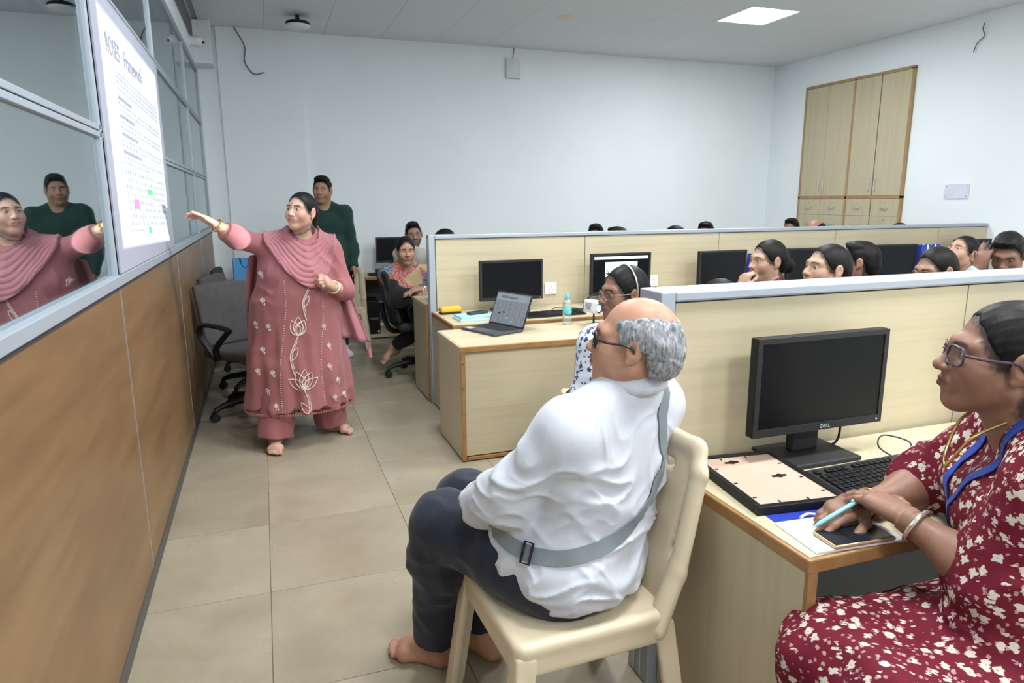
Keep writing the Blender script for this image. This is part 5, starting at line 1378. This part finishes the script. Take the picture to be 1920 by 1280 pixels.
# ---- the man in the dark green kurta
J = dict(head=(1.045, 6.73, 1.575), neck=(1.055, 6.76, 1.44), chest=(1.06, 6.76, 1.24), hip=(1.07, 6.76, 0.92),
         shr=(0.885, 6.78, 1.375), shl=(1.235, 6.74, 1.36), elr=(0.83, 6.78, 1.09), wrr=(0.85, 6.68, 0.86), ell=(1.285, 6.76, 1.075), wrl=(1.285, 6.66, 0.855),
         knr=(0.98, 6.75, 0.49), knl=(1.15, 6.74, 0.49), anr=(0.97, 6.80, 0.085), anl=(1.16, 6.78, 0.085))
p = Person('man in a dark green long shirt standing by the far wall holding a phone', J, (-0.1, -1, 0), (0.36, 0.20, 0.13), 1.0, 1.02, (-0.34, -0.94, -0.03), (0.05, 0, 1), 1.0, fem=False, jaw=1.12, full=1.05, style='short')
p.torso(p.B); p.arms(p.B); p.legs(p.B); p.hands(l=((-0.12, -0.25, -1), (-1, -0.3, 0), dict(curl=(0.6, 0.7, 0.75, 0.8), thumb=0.6)), r=((0.05, -0.15, -1), (1, 0, 0), dict()), h=0.005)
p.feet((0.25, -1, 0)); p.body(0.011, 0.0045, lip=(0.22, 0.085, 0.07), beard=0.22); p.hair('short', h=0.006)
greenm = cloth('dark_green_cotton', (0.012, 0.038, 0.030), 0.8, 0.15)
blackc = cloth('black_cotton', (0.010, 0.010, 0.012), 0.85, 0.1)
S = Sdf(); p.torso(S, 0.02, belly=0.05); p.arms(S, 0.018, 0.97); S.seg((1.06, 6.76, 0.98), (1.065, 6.755, 0.78), 0.185, 0.195, 0.05, (V(0, 1, 0), 1.35), 2)
S.seg(p.J['neck']-V(0, 0, 0.01), p.J['neck']+V(-0.005, -0.005, 0.035), 0.062, 0.060, 0.01, None, 2); S.disp(folds(11, 0.006, 8)); p.wear('shirt', S, greenm, 0.010)
for (x, z, w, hh) in ((1.15, 1.22, 0.07, 0.07), (0.97, 1.22, 0.07, 0.07)):
    h = S.trace((x, 6.0, z), (0, 1, 0)); part_mb(MB().box(x-w/2, x+w/2, h[1]-0.008, h[1]+0.01, z-hh/2, z+hh/2, 0.003), 'pocket', greenm, p.t, p.t, False)
S = Sdf(); p.legs(S, 0.022, 0.96); S.disp(folds(10, 0.005, 6)); p.wear('trousers', S, blackc, 0.011)
S = Sdf(); add_foot(S, p.J['anl'], (0.25, -1, 0), True, 1.06); S.disp(lambda P, d: d*0-0.004); p.wear('sock', S, cloth('white_sock', (0.62, 0.64, 0.72)), 0.008)
S = Sdf(); add_foot(S, p.J['anr'], (0.25, -1, 0), False, 1.06); S.disp(lambda P, d: d*0-0.004); p.wear('sock', S, MATS['white_sock'], 0.008)
t = thing('smartphone', 'dark smartphone held low in the left hand of the man in green', 'phone', (1.262, 6.60, 0.76), 0.3)
MB().box(-0.005, 0.004, -0.038, 0.038, -0.07, 0.07, 0.003).build('phone_body', blackp, t)
MB().box(-0.0062, -0.0048, -0.034, 0.034, -0.064, 0.064).build('screen', screenm, t)

# ---- the woman in the patterned kurta at the end of the far desk
J = dict(head=(1.585, 5.60, 1.075), neck=(1.59, 5.66, 0.955), chest=(1.61, 5.69, 0.80), hip=(1.68, 5.74, 0.53),
         shr=(1.435, 5.66, 0.885), shl=(1.755, 5.62, 0.88), elr=(1.475, 5.52, 0.70), wrr=(1.655, 5.38, 0.735), ell=(1.80, 5.42, 0.745), wrl=(1.665, 5.395, 0.785),
         knr=(1.86, 5.52, 0.52), knl=(2.0, 5.62, 0.52), anr=(1.475, 5.78, 0.245), anl=(1.90, 5.6, 0.09))
p = Person('woman in a red and teal patterned kurta with black sleeves leaning on the desk end', J, (0.2, -1, 0), (0.38, 0.225, 0.155), 0.95, 1.0, (-0.03, -1, -0.06), (0, 0, 1), 0.93, full=1.03, style='tied')
p.torso(p.B); p.arms(p.B); p.legs(p.B)
p.hands(l=((-1, -0.15, -0.15), (0, 0.1, -1), dict(sz=0.92, curl=(0.25, 0.3, 0.3, 0.35))), r=((1, -0.3, 0.05), (0, 0, -1), dict(sz=0.92, curl=(0.3, 0.3, 0.35, 0.4))), h=0.005)
p.feet(dict(r=(-0.72, -0.35, -0.35), l=(0.3, -1, 0)), 0.95); p.z(p.J['anr']+V(-0.05, -0.03, -0.04), 0.14, 0.005)
p.body(0.011, 0.0042, lip=(0.28, 0.085, 0.08), bindi=True); p.hair('tied', h=0.006, seed=6)
def patch_mat():
    m, nt, b = nodes('patchwork_print'); v = coords(nt)
    w = N(nt, 'ShaderNodeTexVoronoi'); w.inputs['Scale'].default_value = 7.5; L(nt, v, w.inputs['Vector'])
    sx = N(nt, 'ShaderNodeSeparateColor'); L(nt, w.outputs['Color'], sx.inputs[0])
    c = ramp(nt, sx.outputs[0], [(0.0, (0.32, 0.045, 0.035)), (0.30, (0.05, 0.14, 0.19)), (0.55, (0.40, 0.27, 0.11)), (0.72, (0.05, 0.10, 0.17)), (0.86, (0.36, 0.05, 0.04))], 'CONSTANT')
    n = N(nt, 'ShaderNodeTexVoronoi', feature='F1'); n.inputs['Scale'].default_value = 62; L(nt, v, n.inputs['Vector'])
    mx = N(nt, 'ShaderNodeMixRGB'); L(nt, ramp(nt, n.outputs['Distance'], [(0.30, (0, 0, 0)), (0.36, (1, 1, 1)), (0.46, (1, 1, 1)), (0.52, (0, 0, 0))]), mx.inputs[0]); L(nt, c, mx.inputs[1]); mx.inputs[2].default_value = (0.30, 0.29, 0.25, 1)
    L(nt, mx.outputs[0], b.inputs['Base Color']); b.inputs['Roughness'].default_value = 0.85; return m
S = Sdf(); p.torso(S, 0.02, bust=0.03, belly=0.03); p.arms(S, 0.016, -0.75); S.disp(folds(14, 0.004, 5)); p.wear('kurta', S, patch_mat(), 0.009)
S = Sdf(); p.arms(S, 0.026, 0.62, 'r'); p.arms(S, 0.022, 0.3, 'l')
a_ = p.J['shr']; S.plane(a_+(p.J['elr']-a_)*0.48, -(p.J['elr']-a_)*1.0+V(0, 0, 0.0)) if False else None
S2 = Sdf(); limb(S2, p.J['shr']*0.45+p.J['elr']*0.55, p.J['elr'], p.J['elr']*0.35+p.J['wrr']*0.65, (0.056, 0.055, 0.05), 0.04, 0.016, 2); S2.disp(folds(14, 0.005, 4)); p.wear('sleeve', S2, blackc, 0.009)
S2 = Sdf(); p.legs(S2, 0.02, 0.93); S2.seg(p.J['hip'], p.J['chest']-V(0, 0, 0.12), 0.165, 0.165, 0.05); S2.disp(folds(10, 0.006, 7)); p.wear('trousers', S2, blackc, 0.011)
bangle(p, 'l', 0.93, 0.031, steel, 'watch_strap', 0.006); w_ = p.J['wrl']*0.93+p.J['ell']*0.07
part_mb(MB().cyl(w_+V(0, -0.034, 0.0), w_+V(0, -0.026, 0), 0.017, 0.017, 18), 'watch_face', plain('watch_silver', (0.75, 0.75, 0.74), 0.25, 0.3), p.t, p.t)

# ---- sitting people seen partly: one builder, each with a head, hair and clothes of its own
def sitter(label, head, fwd, hf, skin, style, top, hairm=None, hs=0.95, fem=True, hh=0.005, h=0.014, lean=0.0, glasses=None, cheek=None, brow_hand=None, top_off=0.018, up=(0, 0, 1), sleeve=1.0, arms=None, hairh=0.007, seed=1, full=1.0, group=None, pose=None, **ck):
    head = np.array(head, float); f = unit(V(fwd[0], fwd[1], 0)); r = np.cross(f, V(0, 0, 1))
    q = lambda a, b, c: V(head[0], head[1], 0)+r*a+f*b+V(0, 0, c)
    hz = head[2]
    J = dict(head=head, neck=q(0, -0.035, hz-0.125), chest=q(0, -0.05-lean*0.3, hz-0.33), hip=q(0, -0.07-lean, hz-0.62),
             shr=q(0.175, -0.04, hz-0.20), shl=q(-0.175, -0.04, hz-0.20), elr=q(0.23, 0.03, hz-0.45), ell=q(-0.23, 0.03, hz-0.45),
             wrr=q(0.12, 0.22, hz-0.50), wrl=q(-0.12, 0.22, hz-0.50), knr=q(0.11, 0.36, 0.50), knl=q(-0.11, 0.36, 0.50), anr=q(0.11, 0.34, 0.085), anl=q(-0.11, 0.34, 0.085))
    hl_ = (f, (0, 0, -1), {}); hr_ = (f, (0, 0, -1), {})
    if pose: 
        P_ = pose(q, f, r, hz); J.update(P_[0]); hl_, hr_ = P_[1] or hl_, P_[2] or hr_
    p = Person(label, J, f, skin, 0.95, 1.0, hf, up, hs, group, fem, full, style=style)
    p.torso(p.B); p.arms(p.B); p.legs(p.B); p.hands(hl_, hr_, 0.006 if pose else 0); p.feet(f)
    p.body(h, hh, **ck); p.hair(style, hairm, hairh, seed)
    S = Sdf(); p.torso(S, top_off, bust=0.025 if fem else 0); p.arms(S, 0.016, sleeve); S.disp(folds(12, 0.005, seed)); p.wear('top', S, top, h*0.8 if h > 0.012 else h)
    S = Sdf(); p.legs(S, 0.02, 0.95); p.wear('trousers', S, blackc, 0.014)
    if glasses: p.glasses(glasses, wire=0.0016)
    return p
maroon_dot = floral('maroon_dotted_print', (0.10, 0.012, 0.022), (0.35, 0.12, 0.12), (0.25, 0.06, 0.07), 40.0, psize=0.2)
wire = plain('thin_metal_frame', (0.35, 0.33, 0.30), 0.3, 0.8)
def cheek_pose(q, f, r, hz):
    return dict(ell=q(-0.17, 0.20, hz-0.36), wrl=q(-0.075, 0.165, hz-0.15), elr=q(0.2, 0.14, hz-0.44), wrr=q(0.02, 0.26, hz-0.42)), ((0.0*f[0]-f[0]*0.35+r[0]*0.1, -f[1]*0.35+r[1]*0.1, 1), tuple(-f*0.9+r*0.4), dict(curl=(0.9, 1.0, 1.0, 1.1), sz=0.9)), None
def shade_pose(q, f, r, hz):
    return dict(elr=q(0.2, 0.18, hz-0.30), wrr=q(0.075, 0.125, hz-0.09)), None, ((-f[0]*0.12-r[0]*0.1, -f[1]*0.12-r[1]*0.1, 1), tuple(-f), dict(curl=(0.25, 0.3, 0.3, 0.35), sz=0.95))
sitter('woman in a maroon dotted top resting her cheek on her hand beside a blue bag', (3.14, 3.15, 1.135), (-0.8, 0.25), (-0.95, 0.05, -0.02), (0.42, 0.25, 0.175), 'bun', maroon_dot, hh=0.0042, pose=cheek_pose, lip=(0.36, 0.10, 0.09))
sitter('woman with dark hair tied back smiling in front of a dark monitor', (2.93, 2.50, 1.155), (-0.9, 0.3), (-0.95, 0.10, 0.12), (0.42, 0.25, 0.17), 'tied', cloth('teal_cotton', (0.03, 0.12, 0.13)), hh=0.0042, seed=3)
sitter('dark haired person half hidden behind the smiling woman', (3.86, 3.20, 1.10), (-0.8, 0.5), (-0.6, 0.8, 0), SKIN_M, 'short', cloth('grey_cotton', (0.12, 0.12, 0.13)), hh=0.008, fem=False, seed=5)
sitter('woman in glasses with smooth black hair low behind the near partition', (3.66, 2.54, 1.115), (-0.9, 0.2), (-0.97, 0.05, -0.15), (0.30, 0.17, 0.11), 'tied', cloth('plum_cotton', (0.10, 0.02, 0.06)), hh=0.005, glasses=wire, seed=7)
sitter('woman looking upwards in front of the corner monitor', (4.66, 3.17, 1.13), (-0.9, 0.2), (-0.90, 0.0, 0.38), (0.42, 0.245, 0.17), 'bun', cloth('mustard_cotton', (0.35, 0.18, 0.03)), hh=0.005, seed=8, up=(-0.2, 0, 1))
sitter('man shading his brow with one hand beside the right wall', (4.40, 2.70, 1.165), (-0.8, -0.15), (-0.78, -0.35, -0.42), SKIN_D, 'short', cloth('pale_blue_cotton', (0.35, 0.42, 0.5)), hh=0.005, fem=False, pose=shade_pose, seed=9)
sitter('dark haired person whose crown just shows over the near partition post', (2.62, 2.88, 0.968), (0.1, 1.0), (-0.7, 0.7, 0), SKIN_M, 'tied', cloth('navy_cotton', (0.02, 0.03, 0.10)), hh=0.010, seed=11)
sitter('bearded man in glasses and a cream shirt behind the woman in the patterned kurta', (1.865, 6.62, 1.155), (0.9, 0.4), (-0.12, -1, -0.02), (0.33, 0.19, 0.125), 'short', cloth('cream_cotton', (0.55, 0.54, 0.48)), hh=0.0045, fem=False, glasses=wire, beard=0.75, up=(-0.14, 0, 1), seed=13)
far = [((2.08, 6.16, 1.10), 'tied', 'smooth black crown of hair behind the end of the far partition', SKIN_M, (0.9, -0.3)),
       ((3.66, 6.33, 1.108), 'short', 'short dark hair and forehead over the far partition above the picture monitor', SKIN_M, (-0.6, -0.8)),
       ((3.50, 5.58, 1.105), 'short', 'crown of greying dark hair beside the short haired head over the far partition', SKIN_M, (-0.8, 0.4)),
       ((4.00, 5.45, 1.12), 'long', 'loose dark hair showing over the far partition above a dark monitor', SKIN_M, (-0.8, 0.3)),
       ((4.69, 5.94, 1.125), 'short', 'dark haired person with a bare forehead over the far partition', (0.36, 0.21, 0.14), (-0.75, -0.6)),
       ((6.31, 6.57, 1.125), 'short', 'person with thick black hair in front of the cupboard drawers', SKIN_D, (-0.85, -0.4)),
       ((5.75, 5.60, 1.155), 'bald', 'bald headed man in front of the cupboard drawers', (0.33, 0.18, 0.11), (-0.9, -0.3)),
       ((6.40, 5.20, 1.115), 'tied', 'dark crown of hair low at the right end of the cupboard drawers', SKIN_M, (-0.8, 0.3))]
for i, (hd, st, lb, sk, fw) in enumerate(far):
    sitter(lb, hd, (fw[0], abs(fw[1])), (fw[0], fw[1], 0), sk, 'balding' if st == 'bald' else st, cloth('muted_cotton_%d' % (i % 3), [(0.25, 0.27, 0.3), (0.08, 0.09, 0.12), (0.3, 0.2, 0.15)][i % 3]), hh=0.009, h=0.018, hairh=0.009, fem=st in ('tied', 'long'), seed=20+i, hs=1.0)

# ---- the woman with the hairband by the projector
def band_pose(q, f, r, hz):
    return dict(shl=q(-0.125, -0.06, hz-0.20), ell=q(-0.165, -0.08, hz-0.42), wrl=q(-0.10, 0.12, hz-0.50)), (tuple(f*0.9+r*0.3), (0, 0, -1), {}), None
bluewhite = floral('blue_white_paisley', (0.60, 0.66, 0.74), (0.045, 0.06, 0.16), (0.06, 0.08, 0.20), 34.0, (0.5, 0.55, 0.65), 0.34, 0.27, 1.7)
p = sitter('woman in glasses with a silver hairband and a blue and white printed top', (1.915, 2.56, 1.085), (0.25, 0.97), (-0.98, -0.02, -0.02), (0.23, 0.115, 0.07), 'bun', bluewhite, hh=0.0032, h=0.008, glasses=wire, pose=band_pose, hairh=0.0045, seed=31, sleeve=0.18, hs=0.95, lip=(0.22, 0.07, 0.06))
fr_ = p.hf
pts = [fr_.p((0.0905*math.cos(a), -0.022+0.01*math.sin(a), 0.028+0.0985*math.sin(a))) for a in [math.radians(-12+204*i/24) for i in range(25)]]
part_mb(MB().tube(pts, 0.0035, 6), 'hairband', plain('silver_band', (0.55, 0.52, 0.48), 0.3, 0.7), p.t, p.t)
for s_ in (-1, 1): part_mb(MB().cyl(fr_.p((s_*0.083, -0.002, -0.04)), fr_.p((s_*0.088, -0.002, -0.04)), 0.006, 0.006, 12), 'earring', gold, p.t, p.t)

# ---- the elderly man on the plastic chair
J = dict(head=(1.365, 1.50, 1.118), neck=(1.372, 1.545, 0.995), chest=(1.335, 1.555, 0.80), hip=(1.235, 1.585, 0.545),
         shl=(1.165, 1.46, 0.915), shr=(1.50, 1.60, 0.915), ell=(1.055, 1.52, 0.755), wrl=(1.00, 1.66, 0.66), elr=(1.44, 1.78, 0.68), wrr=(1.12, 1.82, 0.63),
         knl=(0.94, 1.80, 0.555), knr=(1.05, 1.99, 0.53), anl=(0.935, 1.955, 0.085), anr=(1.095, 1.93, 0.085))
p = Person('elderly balding man in a white shirt and navy trousers sitting on a plastic chair', J, (-0.72, 0.69, 0), (0.44, 0.235, 0.155), 1.0, 1.05, (-0.80, 0.60, 0.12), (0.08, -0.06, 1), 0.98, fem=False, jaw=1.1, full=1.04, style='balding')
p.torso(p.B); p.arms(p.B); p.legs(p.B)
p.hands(l=((-0.1, 0.9, -0.35), (0.7, 0.2, -0.6), dict(curl=(0.5, 0.55, 0.6, 0.6))), r=((-0.9, -0.1, -0.3), (0, -0.5, -1), dict(curl=(0.4, 0.45, 0.5, 0.5))), h=0.005)
p.feet(dict(l=(-0.78, 0.62, 0), r=(-0.75, 0.66, 0)), 1.0)
for q in ('anl', 'anr'): p.z(p.J[q]+V(-0.05, 0.04, -0.02), 0.155, 0.0035)
p.body(0.010, 0.0024, lip=(0.30, 0.12, 0.10), brow=0.5)
p.hair('balding', hair_grey, 0.0026, 2)
p.glasses(plain('black_spectacle_frame', (0.012, 0.012, 0.014), 0.35), (0.025, 0.02), 0.0032, True)
shirtm = cloth('white_shirt_cotton', (0.50, 0.52, 0.575), 0.8, 0.04, 700, 0.12)
navy = cloth('navy_twill', (0.011, 0.014, 0.026), 0.7, 0.12, 900, 0.2)
S = Sdf(); p.torso(S, 0.026, belly=0.06, waist=1.08)
S.seg((1.285, 1.575, 0.72), (1.245, 1.585, 0.515), 0.155, 0.185, 0.08, (unit(V(-0.55, 0.83, 0)), 1.06))
S.ell((1.20, 1.56, 0.525), (0.185, 0.18, 0.09), 0.06); S.ell((1.09, 1.61, 0.60), (0.09, 0.085, 0.07), 0.06)
p.arms(S, 0.018, 0.80, r=(0.054, 0.047, 0.038), ak=0.014)
ax = unit(p.J['wrl']-p.J['ell'])
cpt = p.J['ell']+(p.J['wrl']-p.J['ell'])*0.72
def shirt_folds(P, d):
    q = P-V(1.30, 1.55, 0.70)
    a = vnoise(P*7, 3)
    low = sstep(0.98, 0.72, P[:, 2])
    t1 = -0.6+1.6*(1-np.abs(vnoise(np.stack([P[:, 0]*6+P[:, 2]*3.5, P[:, 1]*6, P[:, 2]*20-P[:, 0]*7+2.2*a], 1), 41))*1.0)**2.5
    t2 = 1-2*np.abs(vnoise(np.stack([P[:, 0]*10, P[:, 1]*10, P[:, 2]*8+a], 1), 17))
    t3 = (1-np.abs(vnoise(np.stack([P[:, 0]*9-P[:, 2]*9, P[:, 1]*9, P[:, 2]*14+P[:, 0]*9+1.5*a], 1), 77)))**4
    return -(0.0100*t1*low+0.0032*t2+0.006*t3)
S.disp(shirt_folds); S.plane((0, 0, 0.452), (0, 0, -1), 0.03)
p.wear('shirt', S, shirtm, 0.0048)
CU = Sdf(); CU.seg(cpt-ax*0.028, cpt+ax*0.038, 0.0625, 0.067, 0.012, None, 3); CU.disp(folds(16, 0.004, 61)); p.wear('cuff', CU, shirtm, 0.005)
C = Sdf(); hf = p.hf
nk = p.J['neck']; cf = Frame(nk+V(0.0, 0.0, 0.03), (-0.72, 0.69, 0), unit(V(-0.15, 0.10, 1)))
for i in range(14):
    a0 = math.radians(-70+320*i/14+0); a1 = math.radians(-70+320*(i+1)/14)
    g = lambda a, z, r: cf.p((r*math.cos(a), -0.012+r*math.sin(a)*1.0, z))
    C.seg(g(a0+math.pi*0.22, 0.012, 0.064), g(a1+math.pi*0.22, 0.012, 0.064), 0.010, 0.010, 0.012); C.seg(g(a0+math.pi*0.22, -0.012, 0.078), g(a1+math.pi*0.22, -0.012, 0.078), 0.013, 0.013, 0.03)
    C.seg(g(a0+math.pi*0.22, 0.012, 0.064), g(a0+math.pi*0.22, -0.014, 0.079), 0.010, 0.012, 0.02)
p.wear('collar', C, shirtm, 0.0042)
T_ = Sdf(); p.legs(T_, 0.020, 0.93, (0.098, 0.068, 0.046)); T_.seg(p.J['hip']-p.f.d((0.1, 0, 0.03)), p.J['hip']+p.f.d((0.1, 0, -0.03)), 0.115, 0.115, 0.06)
T_.ell(p.J['hip']+V(-0.05, 0.03, -0.03), (0.2, 0.19, 0.085), 0.06)
T_.disp(folds(9, 0.007, 23, (1, 1, 1))); T_.disp(folds(18, 0.003, 27)); T_.plane((0, 0, 0.437), (0, 0, -1), 0.01) if False else None
p.wear('trousers', T_, navy, 0.0065)
# grey sling strap lying on the shirt, from the right shoulder across the back to the left hip
strapm = cloth('grey_strap_webbing', (0.17, 0.20, 0.215), 0.75, 0.05, 1200, 0.2)

def axis_at(z, P_):
    a, b, c = P_.J['hip'], P_.J['chest'], P_.J['neck']
    if z < b[2]: return a+(b-a)*((z-a[2])/(b[2]-a[2]))
    return b+(c-b)*((z-b[2])/(c[2]-b[2]))
def wrap(Sd, P_, deg, z):
    c = axis_at(z, P_); c[2] = z; d = V(math.cos(math.radians(deg)), math.sin(math.radians(deg)), 0)
    return Sd.trace(c+d*0.6, -d)
def strip(pts, Sd, half, mat, name, P_, lift=0.0025, th=0.0028, cols=3):
    """webbing laid along points of a surface"""
    pts = spline(pts, 5); G = [[], []]
    for i, q in enumerate(pts):
        t = unit(pts[min(i+1, len(pts)-1)]-pts[max(i-1, 0)]); n = Sd.normal(q, 0.012); n = unit(n-t*(n @ t)); w = np.cross(t, n)
        row = []
        for k in range(cols):
            u = (k/(cols-1)*2-1)*half; r0 = q+w*u; d = Sd.ev(r0[None])[0]; row.append(r0+n*(lift-min(max(d, -0.02), 0.008)))
        G[0].append(row); G[1].append([r_+n*th for r_ in row])
    m = MB().grid(G[1]); m.grid([r_[::-1] for r_ in G[0]])
    a = [r_[0] for r_ in G[0]]; b = [r_[0] for r_ in G[1]]; m.grid([a, b]); a = [r_[-1] for r_ in G[0]]; b = [r_[-1] for r_ in G[1]]; m.grid([b, a])
    return part_mb(m, name, mat, P_.t, P_.t, True, 50)
way = [S.trace((1.455, 1.66, 1.3), (0, 0, -1)), S.trace((1.462, 1.61, 1.3), (0, 0, -1)), S.trace((1.475, 1.56, 1.3), (0, 0, -1))]
way += [wrap(S, p, a, z) for a, z in ((322, 0.90), (322, 0.85), (316, 0.80), (306, 0.745), (291, 0.695), (272, 0.655), (252, 0.63), (230, 0.618), (208, 0.62), (188, 0.635), (165, 0.655), (145, 0.67))]
strip(way, S, 0.019, strapm, 'bag_strap', p)
bq = wrap(S, p, 212, 0.62); bn = S.normal(bq, 0.02); bt = unit(np.cross(V(0, 0, 1), bn)); bu = np.cross(bn, bt)
bm_ = Matrix(((bt[0], bu[0], bn[0], bq[0]), (bt[1], bu[1], bn[1], bq[1]), (bt[2], bu[2], bn[2], bq[2]), (0, 0, 0, 1)))
part_mb(MB().tube([bm_ @ Vector(q) for q in ((-0.012, -0.026, 0.010), (0.012, -0.026, 0.010), (0.012, 0.026, 0.010), (-0.012, 0.026, 0.010))], 0.0035, 6, True), 'strap_buckle', blackp, p.t, p.t)

# ---- the woman in the maroon floral dress at the near desk
J = dict(head=(1.905, 0.955, 1.150), neck=(1.955, 0.925, 1.02), chest=(2.05, 0.87, 0.82), hip=(2.12, 0.82, 0.50),
         shl=(1.86, 0.785, 0.955), shr=(2.11, 1.04, 0.955), ell=(1.815, 0.835, 0.725), wrl=(1.765, 1.015, 0.797), elr=(2.03, 1.175, 0.765), wrr=(1.80, 1.155, 0.757),
         knl=(1.60, 0.84, 0.50), knr=(1.62, 1.00, 0.50), anl=(1.62, 0.80, 0.085), anr=(1.66, 0.99, 0.085))
p = Person('woman in a maroon floral dress and blue lanyard writing at the near desk', J, (-0.86, 0.5, 0), (0.245, 0.125, 0.082), 0.98, 1.06, (-0.80, 0.58, 0.10), (0.04, -0.03, 1), 0.98, full=1.06, style='tied')
p.torso(p.B); p.arms(p.B, r=(0.055, 0.045, 0.030)); p.legs(p.B)
p.hands(l=((0.06, 0.98, 0.06), (-0.05, 0.0, -1), dict(curl=(0.22, 0.24, 0.26, 0.30), thumb=0.15, sz=0.97, spread=0.07)),
        r=((-1, -0.06, -0.01), (0.0, 0.10, -1), dict(curl=(0.30, 0.42, 0.55, 0.65), thumb=0.45, sz=0.97)), h=0.0026)
p.feet((-1, 0.1, 0), 0.95)
p.body(0.010, 0.0024, lip=(0.16, 0.05, 0.045), brow=0.85)
p.hair('tied', h=0.0035, seed=17)
p.glasses(plain('mauve_spectacle_frame', (0.06, 0.035, 0.055), 0.3), (0.026, 0.020), 0.0028, True)
dressm = floral('maroon_floral_cotton', (0.125, 0.008, 0.020), (0.56, 0.50, 0.43), (0.40, 0.24, 0.22), 36.0, (0.40, 0.27, 0.20), 0.32, 0.27, 1.9)
S = Sdf(); p.torso(S, 0.024, bust=0.032, belly=0.05, waist=1.05); p.arms(S, 0.022, 0.10, r=(0.058, 0.054, 0.046))
for k in 'lr':
    S.seg(p.J['hip']+p.f.d(((0.10 if k == 'r' else -0.10), 0, 0.02)), p.J['kn'+k]+V(-0.02, 0, 0.01), 0.135, 0.095, 0.07)
    S.seg(p.J['kn'+k]+V(-0.02, 0, 0), p.J['kn'+k]+V(-0.01, -0.02, -0.32), 0.10, 0.13, 0.06, None, 2)
S.seg((1.85, 0.86, 0.50), (1.64, 0.92, 0.48), 0.14, 0.10, 0.08)
S.seg((1.60, 0.93, 0.52), (1.505, 1.0, 0.515), 0.06, 0.035, 0.06)
S.disp(folds(8, 0.010, 51, (1, 1, 1.3))); S.disp(folds(17, 0.004, 53))
p.wear('dress', S, dressm, 0.0065)
lany = cloth('blue_lanyard', (0.012, 0.045, 0.30), 0.6, 0.05)
mid = (p.J['shl']+p.J['shr'])/2
f_ = unit(np.cross(V(0, 0, 1), unit(p.J['shr']-p.J['shl']))); r_ = unit(p.J['shr']-p.J['shl'])
def on_dress(a, z):
    o = mid+r_*a; o[2] = z; return S.trace(o+f_*0.6, -f_)
for sg in (-1, 1):
    w = [S.trace(p.J['neck']+r_*sg*0.085+f_*b+V(0, 0, 0.3), (0, 0, -1)) for b in (-0.03, 0.015)]
    w += [on_dress(sg*a, z) for a, z in ((0.080, 0.955), (0.065, 0.90), (0.045, 0.84), (0.022, 0.785), (0.004, 0.735))]
    strip(w, S, 0.011, lany, 'lanyard', p)
neckl = [p.hf.p((-0.055, -0.02, -0.12)), p.hf.p((-0.05, 0.03, -0.165)), p.hf.p((-0.02, 0.05, -0.235)), p.hf.p((0.0, 0.052, -0.25)), p.hf.p((0.03, 0.045, -0.22)), p.hf.p((0.055, 0.02, -0.15)), p.hf.p((0.055, -0.03, -0.11))]
part_mb(MB().tube(spline(neckl, 6), 0.0035, 6), 'necklace', gold, p.t, p.t)
bangle(p, 'l', 0.86, 0.038, plain('silver_bangle', (0.62, 0.56, 0.48), 0.25, 0.8), 'bangle', 0.005); bangle(p, 'r', 0.90, 0.036, gold, 'bangle', 0.003); bangle(p, 'r', 0.96, 0.034, plain('red_thread', (0.35, 0.04, 0.03), 0.7), 'wrist_thread', 0.003)
t = thing('pen', 'light blue ballpoint pen held by the woman in the maroon dress', 'pen', (1.70, 1.145, 0.768))
a, b = Vector((-0.066, -0.010, -0.030)), Vector((0.068, -0.028, 0.036))
MB().tube([a, a+(b-a)*0.08, a+(b-a)*0.12, a+(b-a)*0.97, b], [0.001, 0.0035, 0.0052, 0.0052, 0.004], 10).build('barrel', plain('light_blue_plastic', (0.22, 0.52, 0.60), 0.35), t, True, 40)
MB().tube([b-(b-a)*0.02+Vector((0, 0, 0.006)), b-(b-a)*0.30+Vector((0, 0, 0.0085))], 0.0022, 6).build('clip', plain('pale_blue_clip', (0.35, 0.62, 0.66), 0.35), t, True)
